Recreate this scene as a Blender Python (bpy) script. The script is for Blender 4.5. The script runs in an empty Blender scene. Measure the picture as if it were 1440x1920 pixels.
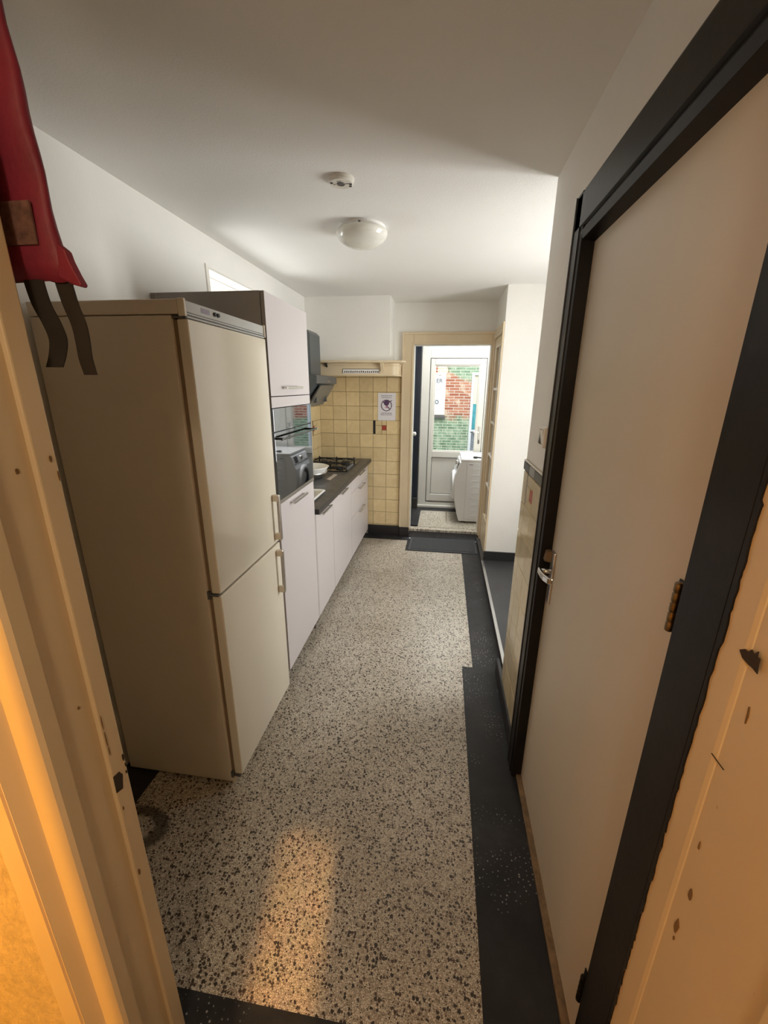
import bpy, bmesh, math, random
from mathutils import Vector, Matrix
random.seed(7)
S = bpy.context.scene
COL = S.collection
PI = math.pi

# ------------------------------------------------------------------ materials
def newmat(name):
    m = bpy.data.materials.new(name); m.use_nodes = True
    nt = m.node_tree; b = nt.nodes['Principled BSDF']
    return m, nt, b

def N(nt, t, **kw):
    n = nt.nodes.new(t)
    for k, v in kw.items():
        if k in n.inputs.keys(): n.inputs[k].default_value = v
        else: setattr(n, k, v)
    return n

def ramp(nt, fac, stops, interp='LINEAR'):
    r = nt.nodes.new('ShaderNodeValToRGB'); r.color_ramp.interpolation = interp
    e = r.color_ramp.elements
    while len(e) < len(stops): e.new(0.5)
    for i, (p, c) in enumerate(stops):
        e[i].position = p; e[i].color = (*c, 1) if len(c) == 3 else c
    nt.links.new(fac, r.inputs[0]); return r

def mixc(nt, fac, a, b, mode='MIX'):
    m = nt.nodes.new('ShaderNodeMix'); m.data_type = 'RGBA'; m.blend_type = mode
    for s, v in ((0, fac), (6, a), (7, b)):
        if hasattr(v, 'links') or hasattr(v, 'is_linked'): nt.links.new(v, m.inputs[s])
        elif s == 0: m.inputs[0].default_value = v
        else: m.inputs[s].default_value = (*v, 1)
    return m.outputs[2]

def coords(nt): return nt.nodes.new('ShaderNodeTexCoord').outputs['Object']

def paint(name, c, rough=.5, var=.06, scale=3., bump=0., bscale=60., spec=.5, metal=0., coat=0., ior=None):
    """plain surface with gentle colour variation and an optional bump"""
    m, nt, b = newmat(name)
    co = coords(nt)
    n = N(nt, 'ShaderNodeTexNoise', Scale=scale, Detail=5., Roughness=.6); nt.links.new(co, n.inputs['Vector'])
    d = tuple(max(0, x * (1 - var)) for x in c); l = tuple(min(1, x * (1 + var)) for x in c)
    r = ramp(nt, n.outputs['Fac'], [(.3, d), (.7, l)])
    nt.links.new(r.outputs[0], b.inputs['Base Color'])
    b.inputs['Roughness'].default_value = rough; b.inputs['Metallic'].default_value = metal
    b.inputs['Specular IOR Level'].default_value = spec
    b.inputs['Coat Weight'].default_value = coat; b.inputs['Coat Roughness'].default_value = .05
    if ior: b.inputs['IOR'].default_value = ior
    if bump:
        n2 = N(nt, 'ShaderNodeTexNoise', Scale=bscale, Detail=6., Roughness=.65); nt.links.new(co, n2.inputs['Vector'])
        bp = N(nt, 'ShaderNodeBump', Strength=bump, Distance=.004)
        nt.links.new(n2.outputs['Fac'], bp.inputs['Height']); nt.links.new(bp.outputs[0], b.inputs['Normal'])
    return m

def terrazzo(name, cream, tan, dark, chip_scale=98., stain=False):
    m, nt, b = newmat(name); L = nt.links
    co = coords(nt)
    v1 = N(nt, 'ShaderNodeTexVoronoi', Scale=175., Randomness=1.); v1.voronoi_dimensions = '2D'
    ve = N(nt, 'ShaderNodeTexVoronoi', Scale=175., Randomness=1.); ve.voronoi_dimensions = '2D'; ve.feature = 'DISTANCE_TO_EDGE'
    v2 = N(nt, 'ShaderNodeTexVoronoi', Scale=chip_scale, Randomness=1.); v2.voronoi_dimensions = '2D'
    v3 = N(nt, 'ShaderNodeTexVoronoi', Scale=chip_scale * 2.1, Randomness=1.); v3.voronoi_dimensions = '2D'
    wob = N(nt, 'ShaderNodeTexNoise', Scale=160., Detail=2.); L.new(co, wob.inputs['Vector'])
    add = nt.nodes.new('ShaderNodeVectorMath'); add.operation = 'MULTIPLY_ADD'
    L.new(wob.outputs['Color'], add.inputs[0]); add.inputs[1].default_value = (.007, .007, 0); L.new(co, add.inputs[2])
    for v in (v1, ve): L.new(co, v.inputs['Vector'])
    for v in (v2, v3): L.new(add.outputs[0], v.inputs['Vector'])
    sep = nt.nodes.new('ShaderNodeSeparateColor'); L.new(v1.outputs['Color'], sep.inputs[0])
    base = ramp(nt, sep.outputs[0], [(0., tan), (.22, tuple(.7 * a + .3 * c for a, c in zip(tan, cream))), (.5, cream), (.85, tuple(min(1, 1.12 * x) for x in cream)), (1., (.82, .78, .70))])
    grout = ramp(nt, ve.outputs['Distance'], [(.0, (0, 0, 0)), (.16, (1, 1, 1))])
    c1 = mixc(nt, grout.outputs[0], tuple(.42 * x for x in tan), base.outputs[0])
    def chips(v, thr, prob, c):
        s = nt.nodes.new('ShaderNodeSeparateColor'); L.new(v.outputs['Color'], s.inputs[0])
        size = N(nt, 'ShaderNodeMath', operation='MULTIPLY'); L.new(s.outputs[0], size.inputs[0]); size.inputs[1].default_value = thr
        lt = N(nt, 'ShaderNodeMath', operation='LESS_THAN'); L.new(v.outputs['Distance'], lt.inputs[0]); L.new(size.outputs[0], lt.inputs[1])
        pr = N(nt, 'ShaderNodeMath', operation='LESS_THAN'); L.new(s.outputs[1], pr.inputs[0]); pr.inputs[1].default_value = prob
        mu = N(nt, 'ShaderNodeMath', operation='MULTIPLY'); L.new(lt.outputs[0], mu.inputs[0]); L.new(pr.outputs[0], mu.inputs[1])
        dk = ramp(nt, s.outputs[2], [(0, dark), (.6, tuple(1.6 * x for x in dark)), (1, (.12, .075, .05))])
        return mixc(nt, mu.outputs[0], c, dk.outputs[0])
    c2 = chips(v2, .60, .42, c1)
    c3 = chips(v3, .50, .34, c2)
    wn = N(nt, 'ShaderNodeTexNoise', Scale=2.2, Detail=4.); L.new(co, wn.inputs['Vector'])
    wr = ramp(nt, wn.outputs['Fac'], [(.3, (.80, .78, .74)), (.65, (1, 1, 1))])
    out = mixc(nt, 1., c3, wr.outputs[0], 'MULTIPLY')
    if stain:   # a dark U-shaped ring mark near the fridge foot
        sp = nt.nodes.new('ShaderNodeSeparateXYZ'); L.new(co, sp.inputs[0])
        def mth(op, a, bb):
            q = N(nt, 'ShaderNodeMath', operation=op)
            for i, z in enumerate((a, bb)):
                if isinstance(z, (int, float)): q.inputs[i].default_value = z
                elif z is not None: L.new(z, q.inputs[i])
            return q.outputs[0]
        dx = mth('MULTIPLY', mth('ADD', sp.outputs[0], .605), .62); dy = mth('ADD', sp.outputs[1], 1.535)
        dist = mth('POWER', mth('ADD', mth('MULTIPLY', dx, dx), mth('MULTIPLY', dy, dy)), .5)
        rg = mth('ABSOLUTE', mth('SUBTRACT', dist, .072), None)
        k = ramp(nt, rg, [(.014, (1, 1, 1)), (.026, (0, 0, 0))])
        k2 = N(nt, 'ShaderNodeMath', operation='MULTIPLY'); L.new(k.outputs[0], k2.inputs[0]); k2.inputs[1].default_value = .78
        out = mixc(nt, k2.outputs[0], out, (.03, .022, .015))
    L.new(out, b.inputs['Base Color'])
    b.inputs['Roughness'].default_value = .33; b.inputs['Specular IOR Level'].default_value = .5
    return m

def black_stone(name):
    m, nt, b = newmat(name); L = nt.links; co = coords(nt)
    n = N(nt, 'ShaderNodeTexNoise', Scale=5., Detail=8., Roughness=.7); L.new(co, n.inputs['Vector'])
    r = ramp(nt, n.outputs['Fac'], [(.3, (.011, .011, .012)), (.55, (.024, .024, .026)), (.8, (.05, .05, .052))])
    v = N(nt, 'ShaderNodeTexVoronoi', Scale=55.); v.voronoi_dimensions = '2D'; L.new(co, v.inputs['Vector'])
    s = nt.nodes.new('ShaderNodeSeparateColor'); L.new(v.outputs['Color'], s.inputs[0])
    sz = N(nt, 'ShaderNodeMath', operation='MULTIPLY'); L.new(s.outputs[0], sz.inputs[0]); sz.inputs[1].default_value = .17
    lt = N(nt, 'ShaderNodeMath', operation='LESS_THAN'); L.new(v.outputs['Distance'], lt.inputs[0]); L.new(sz.outputs[0], lt.inputs[1])
    n2 = N(nt, 'ShaderNodeTexNoise', Scale=4.5, Detail=3.); L.new(co, n2.inputs['Vector'])
    pt = ramp(nt, n2.outputs['Fac'], [(.52, (0, 0, 0)), (.62, (.8, .8, .8))])
    mu = N(nt, 'ShaderNodeMath', operation='MULTIPLY'); L.new(lt.outputs[0], mu.inputs[0]); L.new(pt.outputs[0], mu.inputs[1])
    o = mixc(nt, mu.outputs[0], r.outputs[0], (.38, .37, .35))
    L.new(o, b.inputs['Base Color']); b.inputs['Roughness'].default_value = .5; b.inputs['Specular IOR Level'].default_value = .35
    return m

def tilemat(name, c):
    m, nt, b = newmat(name); L = nt.links
    g = nt.nodes.new('ShaderNodeNewGeometry')
    d = tuple(x * .90 for x in c); l = tuple(min(1, x * 1.07) for x in c)
    r = ramp(nt, g.outputs['Random Per Island'], [(0, d), (.5, c), (1, l)])
    n = N(nt, 'ShaderNodeTexNoise', Scale=9., Detail=5., Distortion=1.5); L.new(coords(nt), n.inputs['Vector'])
    r2 = ramp(nt, n.outputs['Fac'], [(.3, (.90, .88, .84)), (.65, (1, 1, 1))])
    L.new(mixc(nt, 1., r.outputs[0], r2.outputs[0], 'MULTIPLY'), b.inputs['Base Color'])
    b.inputs['Roughness'].default_value = .16; b.inputs['Coat Weight'].default_value = .3
    return m

def worktopmat(name):
    m, nt, b = newmat(name); L = nt.links; co = coords(nt)
    n = N(nt, 'ShaderNodeTexNoise', Scale=14., Detail=8., Roughness=.75, Distortion=.6); L.new(co, n.inputs['Vector'])
    r = ramp(nt, n.outputs['Fac'], [(.25, (.03, .031, .034)), (.5, (.075, .076, .08)), (.72, (.16, .16, .165))])
    L.new(r.outputs[0], b.inputs['Base Color']); b.inputs['Roughness'].default_value = .35
    return m

def brickmat(name):
    m, nt, b = newmat(name); L = nt.links; co = coords(nt)
    mp = N(nt, 'ShaderNodeMapping'); L.new(co, mp.inputs[0]); mp.inputs['Rotation'].default_value = (-PI / 2, 0, 0)
    br = N(nt, 'ShaderNodeTexBrick', Scale=1., **{'Mortar Size': .0065, 'Brick Width': .175, 'Row Height': .0485, 'Mortar Smooth': .2, 'Bias': 0.})
    br.inputs['Color1'].default_value = (.34, .10, .055, 1); br.inputs['Color2'].default_value = (.55, .26, .16, 1)
    br.inputs['Mortar'].default_value = (.62, .56, .48, 1)
    L.new(mp.outputs[0], br.inputs['Vector'])
    n = N(nt, 'ShaderNodeTexNoise', Scale=2.1, Detail=5., Roughness=.6); L.new(co, n.inputs['Vector'])
    sp = nt.nodes.new('ShaderNodeSeparateXYZ'); L.new(co, sp.inputs[0])
    # algae and old green paint low on the wall and at its top right
    z = N(nt, 'ShaderNodeMath', operation='MULTIPLY_ADD'); L.new(sp.outputs[2], z.inputs[0]); z.inputs[1].default_value = -1.6; z.inputs[2].default_value = 2.40
    t = N(nt, 'ShaderNodeMath', operation='MULTIPLY_ADD'); L.new(sp.outputs[2], t.inputs[0]); t.inputs[1].default_value = 1.7; t.inputs[2].default_value = -3.80
    tx = N(nt, 'ShaderNodeMath', operation='MULTIPLY_ADD'); L.new(sp.outputs[0], tx.inputs[0]); tx.inputs[1].default_value = 1.1; L.new(t.outputs[0], tx.inputs[2])
    mx = N(nt, 'ShaderNodeMath', operation='MAXIMUM'); L.new(z.outputs[0], mx.inputs[0]); L.new(tx.outputs[0], mx.inputs[1])
    ad = N(nt, 'ShaderNodeMath', operation='ADD'); L.new(mx.outputs[0], ad.inputs[0]); L.new(n.outputs['Fac'], ad.inputs[1])
    k = ramp(nt, ad.outputs[0], [(.44, (0, 0, 0)), (.58, (.85, .85, .85))])
    gn = N(nt, 'ShaderNodeTexNoise', Scale=11., Detail=4.); L.new(co, gn.inputs['Vector'])
    gc = ramp(nt, gn.outputs['Fac'], [(.3, (.08, .22, .13)), (.52, (.22, .42, .27)), (.75, (.50, .62, .47))])
    gm = mixc(nt, br.outputs['Fac'], gc.outputs[0], (.56, .62, .50))
    pn = N(nt, 'ShaderNodeTexNoise', Scale=6., Detail=6.); L.new(co, pn.inputs['Vector'])
    pk = ramp(nt, pn.outputs['Fac'], [(.55, (0, 0, 0)), (.64, (.7, .7, .7))])
    old = mixc(nt, pk.outputs[0], br.outputs['Color'], (.70, .60, .46))
    L.new(mixc(nt, k.outputs[0], old, gm), b.inputs['Base Color'])
    b.inputs['Roughness'].default_value = .85
    bp = N(nt, 'ShaderNodeBump', Strength=.6, Distance=.008); bp.invert = True
    L.new(br.outputs['Fac'], bp.inputs['Height']); L.new(bp.outputs[0], b.inputs['Normal'])
    return m

def glassmat(name, tint=(1, 1, 1), refl=1.):
    m = bpy.data.materials.new(name); m.use_nodes = True; nt = m.node_tree; nt.nodes.clear()
    o = nt.nodes.new('ShaderNodeOutputMaterial'); t = nt.nodes.new('ShaderNodeBsdfTransparent'); t.inputs[0].default_value = (*tint, 1)
    g = nt.nodes.new('ShaderNodeBsdfGlossy'); g.inputs['Roughness'].default_value = .02
    f = nt.nodes.new('ShaderNodeFresnel'); f.inputs[0].default_value = 1.45
    ml = N(nt, 'ShaderNodeMath', operation='MULTIPLY'); nt.links.new(f.outputs[0], ml.inputs[0])
    gm = nt.nodes.new('ShaderNodeNewGeometry'); om = N(nt, 'ShaderNodeMath', operation='SUBTRACT'); om.inputs[0].default_value = refl   # only the face towards the air reflects
    nt.links.new(gm.outputs['Backfacing'], om.inputs[1]); om.use_clamp = True; nt.links.new(om.outputs[0], ml.inputs[1])
    x = nt.nodes.new('ShaderNodeMixShader')
    nt.links.new(ml.outputs[0], x.inputs[0]); nt.links.new(t.outputs[0], x.inputs[1]); nt.links.new(g.outputs[0], x.inputs[2])
    nt.links.new(x.outputs[0], o.inputs[0]); return m

def plankmat(name, c):
    m, nt, b = newmat(name); L = nt.links; co = coords(nt)
    w = N(nt, 'ShaderNodeTexWave', Scale=5.2, Distortion=.0); w.wave_type = 'BANDS'; w.bands_direction = 'X'
    L.new(co, w.inputs['Vector'])
    r = ramp(nt, w.outputs['Fac'], [(.0, tuple(.45 * x for x in c)), (.10, c), (1, c)])
    L.new(r.outputs[0], b.inputs['Base Color']); b.inputs['Roughness'].default_value = .6
    return m

def woodpaint(name, c, wear=(.35, .24, .12)):
    """old cream gloss paint with small worn flecks"""
    m, nt, b = newmat(name); L = nt.links; co = coords(nt)
    n = N(nt, 'ShaderNodeTexNoise', Scale=2.5, Detail=4.); L.new(co, n.inputs['Vector'])
    r = ramp(nt, n.outputs['Fac'], [(.3, tuple(.9 * x for x in c)), (.7, c)])
    n2 = N(nt, 'ShaderNodeTexNoise', Scale=38., Detail=5., Roughness=.7); L.new(co, n2.inputs['Vector'])
    k = ramp(nt, n2.outputs['Fac'], [(.70, (0, 0, 0)), (.74, (.8, .8, .8))])
    L.new(mixc(nt, k.outputs[0], r.outputs[0], wear), b.inputs['Base Color'])
    b.inputs['Roughness'].default_value = .38
    n3 = N(nt, 'ShaderNodeTexNoise', Scale=25., Detail=3.); L.new(co, n3.inputs['Vector'])
    bp = N(nt, 'ShaderNodeBump', Strength=.12, Distance=.003); L.new(n3.outputs['Fac'], bp.inputs['Height']); L.new(bp.outputs[0], b.inputs['Normal'])
    return m

M = {}
M['wall'] = paint('wall_paint', (.80, .79, .755), .75, .03, 2., .25, 90.)
M['ceiling'] = paint('ceiling_paint', (.80, .79, .76), .85, .02, 1.5, .25, 120.)
M['plaster'] = paint('rough_plaster', (.50, .40, .25), .85, .15, 30., 1., 45.)
M['hall'] = paint('hall_paint', (.42, .38, .32), .8, .05)
M['terrazzo'] = terrazzo('terrazzo_floor', (.70, .655, .565), (.43, .36, .28), (.035, .026, .02), stain=True)
M['terrazzo2'] = terrazzo('terrazzo_pale', (.68, .65, .56), (.45, .38, .28), (.05, .04, .03), 80.)
M['black_floor'] = black_stone('black_terrazzo')
M['beige'] = woodpaint('old_cream_paint', (.76, .635, .44))
M['jamb'] = woodpaint('ochre_cream_paint', (.70, .56, .36))
M['white_gloss'] = paint('white_gloss', (.80, .78, .72), .3, .02)
M['black_gloss'] = paint('black_gloss_paint', (.014, .0125, .0125), .36, .3, 6., .12, 30., spec=.14)
M['black_side'] = paint('black_satin_paint', (.030, .030, .031), .42, .2, 5., .1, 30.)
M['tile'] = tilemat('yellow_tile', (.78, .63, .37))
M['tile_pale'] = tilemat('pale_tile', (.76, .65, .42))
M['tile_red'] = paint('red_tile', (.40, .065, .04), .4)
M['tile_black'] = paint('black_tile', (.022, .022, .025), .2)
M['tile_grey'] = paint('grey_tile', (.30, .30, .31), .2)
M['grout'] = paint('brown_grout', (.20, .135, .065), .9)
M['fridge'] = paint('fridge_enamel', (.69, .64, .53), .10, .015, 1.2, coat=.2)
M['fridge_side'] = paint('fridge_side_enamel', (.66, .60, .50), .38, .02, 1.2)
M['gasket'] = paint('brown_gasket', (.22, .155, .095), .7)
M['fridge_panel'] = paint('grey_panel', (.45, .45, .43), .35)
M['dark_grey'] = paint('dark_grey_plastic', (.10, .10, .10), .45)
M['front'] = paint('cabinet_front', (.575, .535, .54), .38, .012, 1.5)
M['taupe'] = paint('taupe_panel', (.235, .205, .185), .5, .05)
M['edge_dark'] = paint('dark_edge', (.07, .045, .035), .5)
M['steel'] = paint('brushed_steel', (.62, .60, .57), .28, .05, 20., metal=1.)
M['chrome'] = paint('chrome', (.75, .74, .72), .12, .02, metal=1.)
M['brass'] = paint('worn_brass', (.25, .185, .115), .42, .25, 40., metal=1.)
M['oven_glass'] = paint('black_mirror_glass', (.22, .23, .25), .03, .02, metal=1.)
M['handle_black'] = paint('black_gloss_plastic', (.015, .015, .016), .15)
M['worktop'] = worktopmat('grey_slate_worktop')
M['worktop_edge'] = paint('worktop_edge', (.03, .03, .033), .3)
M['enamel'] = paint('white_enamel', (.84, .84, .83), .12, .01)
M['plastic_white'] = paint('white_plastic', (.80, .79, .76), .28, .01)
M['iron'] = paint('cast_iron', (.014, .014, .015), .5)
M['hob'] = paint('hob_glass', (.012, .012, .014), .1)
M['hood'] = paint('graphite_steel', (.075, .085, .09), .36, .06, 4.)
M['hood_panel'] = paint('graphite_panel', (.115, .115, .105), .30, .05)
M['paper'] = paint('paper', (.80, .79, .83), .7, .02)
M['ink'] = paint('violet_ink', (.10, .05, .12), .7)
M['ink_grey'] = paint('grey_ink', (.30, .27, .33), .7)
M['ink_red'] = paint('pink_ink', (.62, .33, .42), .7)
M['lamp_glass'] = paint('opal_glass', (.74, .73, .67), .10, .04, 4.)
M['detector'] = paint('detector_plastic', (.70, .67, .60), .45, .03)
M['red_cloth'] = paint('red_nylon', (.20, .014, .034), .55, .25, 10., .5, 22.)
M['label'] = paint('printed_label', (.15, .075, .058), .55, .45, 70.)
M['black_web'] = paint('black_webbing', (.018, .012, .008), .8, .2, 30.)
M['navy'] = paint('navy_gloss', (.016, .022, .035), .3, .1)
M['upvc'] = paint('white_upvc', (.78, .775, .72), .3, .01)
M['washer'] = paint('washer_white', (.76, .77, .78), .3, .01)
M['washer_dark'] = paint('smoked_plastic', (.03, .035, .04), .12)
M['glass'] = glassmat('window_glass')
M['mat'] = paint('rubber_mat', (.032, .034, .038), .75, .25, 60., .8, 140.)
M['mat_rim'] = paint('rubber_mat_rim', (.05, .053, .06), .6)
M['lino'] = paint('dark_lino', (.045, .046, .05), .4, .2, 8.)
M['alu'] = paint('aluminium_strip', (.62, .62, .62), .3, .05, metal=1.)
M['brick'] = brickmat('courtyard_brick')
M['white_board'] = paint('white_board', (.70, .73, .76), .6, .01)
M['letter'] = paint('grey_letter', (.06, .065, .075), .6)
M['teal'] = paint('teal_panel', (.06, .33, .38), .4, .3, 12.)
M['slate'] = paint('slate_grey', (.22, .25, .29), .5, .3, 14.)
M['eaves'] = plankmat('cream_boards', (.80, .74, .56))
M['ground'] = paint('paving', (.40, .40, .37), .8, .15)
M['timber'] = paint('worn_timber', (.20, .135, .075), .7, .35, 30., .4, 60.)
M['chip_dark'] = paint('bare_dark_wood', (.035, .022, .012), .8, .3)
M['chip_brown'] = paint('bare_brown_wood', (.20, .11, .04), .8, .3)
M['skirting'] = paint('black_skirting', (.020, .020, .022), .4, .2)
M['riser'] = paint('dark_riser', (.045, .04, .036), .6, .3, 12.)
M['pale_beige'] = paint('beige_strip', (.50, .43, .36), .5)

# ------------------------------------------------------------------ mesh helpers
def BM(): return bmesh.new()

def box(bm, x0, x1, y0, y1, z0, z1):
    x0, x1 = sorted((x0, x1)); y0, y1 = sorted((y0, y1)); z0, z1 = sorted((z0, z1))
    v = [bm.verts.new(p) for p in ((x0, y0, z0), (x1, y0, z0), (x1, y1, z0), (x0, y1, z0), (x0, y0, z1), (x1, y0, z1), (x1, y1, z1), (x0, y1, z1))]
    fs = []
    for f in ((3, 2, 1, 0), (4, 5, 6, 7), (0, 1, 5, 4), (1, 2, 6, 5), (2, 3, 7, 6), (3, 0, 4, 7)):
        fs.append(bm.faces.new([v[i] for i in f]))
    return fs

def bx(*a):
    bm = BM(); box(bm, *a); return bm

def prism(bm, pts, axis, a, b):
    """extrude a 2D outline along an axis: 'x' outline is (y,z), 'y' outline is (x,z), 'z' outline is (x,y)"""
    def P(p, t):
        return {'x': (t, p[0], p[1]), 'y': (p[0], t, p[1]), 'z': (p[0], p[1], t)}[axis]
    A = [bm.verts.new(P(p, a)) for p in pts]; B = [bm.verts.new(P(p, b)) for p in pts]
    n = len(pts)
    bm.faces.new(A); bm.faces.new(B[::-1])
    for i in range(n): bm.faces.new((A[i], B[i], B[(i + 1) % n], A[(i + 1) % n]))
    bmesh.ops.recalc_face_normals(bm, faces=bm.faces[:])
    return bm

def lathe(bm, prof, c, n=32, axis='z', caps=True):
    """revolve (radius, height) pairs about an axis through c"""
    rings = []
    for r, h in prof:
        ring = []
        for i in range(n):
            t = 2 * PI * i / n; u, w = r * math.cos(t), r * math.sin(t)
            p = {'z': (u, w, h), 'x': (h, u, w), 'y': (u, h, w)}[axis]
            ring.append(bm.verts.new((c[0] + p[0], c[1] + p[1], c[2] + p[2])))
        rings.append(ring)
    for a, b in zip(rings, rings[1:]):
        for i in range(n): bm.faces.new((a[i], a[(i + 1) % n], b[(i + 1) % n], b[i]))
    if caps:
        bm.faces.new(rings[0][::-1]); bm.faces.new(rings[-1])
    bmesh.ops.recalc_face_normals(bm, faces=bm.faces[:])
    return bm

def tube(bm, pts, r, n=8, closed=False):
    pts = [Vector(p) for p in pts]; rings = []
    k = len(pts)
    for i, p in enumerate(pts):
        if closed: d = pts[(i + 1) % k] - pts[i - 1]
        else: d = pts[min(i + 1, k - 1)] - pts[max(i - 1, 0)]
        d.normalize()
        up = Vector((0, 0, 1)) if abs(d.z) < .9 else Vector((1, 0, 0))
        a = d.cross(up).normalized(); b = a.cross(d)
        rings.append([bm.verts.new(p + r * (math.cos(2 * PI * j / n) * a + math.sin(2 * PI * j / n) * b)) for j in range(n)])
    for q in range(k if closed else k - 1):
        a, b = rings[q], rings[(q + 1) % k]
        for i in range(n): bm.faces.new((a[i], a[(i + 1) % n], b[(i + 1) % n], b[i]))
    if not closed:
        bm.faces.new(rings[0][::-1]); bm.faces.new(rings[-1])
    bmesh.ops.recalc_face_normals(bm, faces=bm.faces[:])
    return bm

def frame_xz(bm, x0, x1, z0, z1, l, r, b, t, y0, y1):
    """rectangular frame in the xz plane: full-height stiles, rails butted between them (0 leaves a side out)"""
    if l: box(bm, x0, x0 + l, y0, y1, z0, z1)
    if r: box(bm, x1 - r, x1, y0, y1, z0, z1)
    if b: box(bm, x0 + l, x1 - r, y0, y1, z0, z0 + b)
    if t: box(bm, x0 + l, x1 - r, y0, y1, z1 - t, z1)
    return bm

def frame_yz(bm, y0, y1, z0, z1, l, r, b, t, x0, x1):
    if l: box(bm, x0, x1, y0, y0 + l, z0, z1)
    if r: box(bm, x0, x1, y1 - r, y1, z0, z1)
    if b: box(bm, x0, x1, y0 + l, y1 - r, z0, z0 + b)
    if t: box(bm, x0, x1, y0 + l, y1 - r, z1 - t, z1)
    return bm

ORIG = {}
def obj(name, bm, mat, parent=None, bevel=0., smooth=False, seg=2):
    me = bpy.data.meshes.new(name)
    if len(bm.verts) and parent is None:
        lo = Vector((min(v.co.x for v in bm.verts), min(v.co.y for v in bm.verts), min(v.co.z for v in bm.verts)))
        hi = Vector((max(v.co.x for v in bm.verts), max(v.co.y for v in bm.verts), max(v.co.z for v in bm.verts)))
        org = Vector(((lo.x + hi.x) / 2, (lo.y + hi.y) / 2, lo.z))
    else:
        org = ORIG[parent.name] if parent else Vector((0, 0, 0))
    bmesh.ops.translate(bm, verts=bm.verts[:], vec=-org)
    bm.to_mesh(me); bm.free()
    o = bpy.data.objects.new(name, me); COL.objects.link(o)
    ms = mat if isinstance(mat, (list, tuple)) else [mat]
    for m in ms: me.materials.append(M[m] if isinstance(m, str) else m)
    if parent is None: o.location = org
    else: o.parent = parent
    ORIG[o.name] = org
    if smooth:
        for p in me.polygons: p.use_smooth = True
    if bevel:
        b = o.modifiers.new('bevel', 'BEVEL'); b.width = bevel; b.segments = seg; b.limit_method = 'ANGLE'; b.angle_limit = .6
    return o

def tag(o, label, cat=None, group=None, kind=None):
    o['label'] = label
    if cat: o['category'] = cat
    if group: o['group'] = group
    if kind: o['kind'] = kind
    return o

def thing(name, loc, label, cat, group=None, kind=None):
    o = bpy.data.objects.new(name, None); COL.objects.link(o); o.location = loc
    o.empty_display_size = .1; ORIG[o.name] = Vector(loc)
    return tag(o, label, cat, group, kind)

def st(name, bm, mat, label, cat, bevel=0.):
    return tag(obj(name, bm, mat, None, bevel), label, cat, None, 'structure')

def textmesh(name, body, size, mat, parent, mtx, depth=.001, sx=1.):
    cu = bpy.data.curves.new(name + '_c', 'FONT'); cu.body = body; cu.size = size; cu.extrude = depth
    cu.align_x = 'CENTER'; cu.align_y = 'CENTER'
    t = bpy.data.objects.new(name + '_t', cu); COL.objects.link(t)
    dg = bpy.context.evaluated_depsgraph_get()
    me = bpy.data.meshes.new_from_object(t.evaluated_get(dg))
    bpy.data.objects.remove(t); bpy.data.curves.remove(cu)
    me.transform(Matrix.Diagonal((sx, 1, 1, 1))); me.transform(mtx)
    bm = BM(); bm.from_mesh(me); bpy.data.meshes.remove(me)
    return obj(name, bm, mat, parent)

def tiles(bm, rects, P, depth=.004, inset=.0012):
    """rects (u0,u1,v0,v1) become pillowed tiles; P(u, v, d) gives the point d proud of the wall"""
    for u0, u1, v0, v1 in rects:
        g = .0014
        a = [(u0 + g, v0 + g), (u1 - g, v0 + g), (u1 - g, v1 - g), (u0 + g, v1 - g)]
        i2 = inset
        b = [(u0 + g + i2, v0 + g + i2), (u1 - g - i2, v0 + g + i2), (u1 - g - i2, v1 - g - i2), (u0 + g + i2, v1 - g - i2)]
        if u1 - u0 < 3 * (g + i2) or v1 - v0 < 3 * (g + i2): continue
        A = [bm.verts.new(P(*q, 0.)) for q in a]; B = [bm.verts.new(P(*q, depth)) for q in b]
        bm.faces.new(B)
        for k in range(4): bm.faces.new((A[k], A[(k + 1) % 4], B[(k + 1) % 4], B[k]))
    bmesh.ops.recalc_face_normals(bm, faces=bm.faces[:])
    return bm

# ------------------------------------------------------------------ room dimensions
XL, XR, YB, ZC = -1.425, .42, 4.715, 2.585
YF0, YF1 = .49, .60            # wall with the doorway the camera looks through
ZU = .10                        # floor level of the utility room beyond

# ---- floors
bm = BM(); box(bm, XL, .265, .67, 4.55, -.08, 0.)
st('floor', bm, 'terrazzo', 'speckled cream terrazzo kitchen floor with dark chips', 'floor')
bm = BM()
box(bm, XL - .1, .8, .30, .67, -.08, 0.0)
prism(bm, [(.198, .67), (.50, .67), (.50, 4.62), (-.357, 4.62), (-.357, 4.23), (.268, 4.23), (.268, 2.315), (.198, 2.315)], 'z', -.02, .0012)
box(bm, XL, -.35, 4.545, 4.72, -.03, .001)
box(bm, XL, -1.25, .67, 1.6, -.03, .001)
st('floor_border', bm, 'black_floor', 'black terrazzo border strip along the edges of the kitchen floor', 'floor')
bm = BM(); box(bm, -2.8, 1.3, -1.9, .30, -.08, 0.)
st('floor_hall', bm, 'hall', 'hall floor behind the kitchen doorway', 'floor')
bm = BM(); box(bm, .462, 1.8, 2.11, 4.02, -.02, .05)
st('floor_alcove', bm, 'lino', 'raised dark floor of the side alcove on the right', 'floor')
bm = BM(); box(bm, .452, .466, 2.11, 3.97, -.01, .0515)
st('trim_8', bm, 'riser', 'dark riser edge of the raised alcove floor', 'trim')
bm = BM(); box(bm, .450, .474, 2.115, 3.96, .050, .0545)
st('trim_9', bm, 'alu', 'thin aluminium nosing strip along the alcove step', 'trim', .002)
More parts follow.
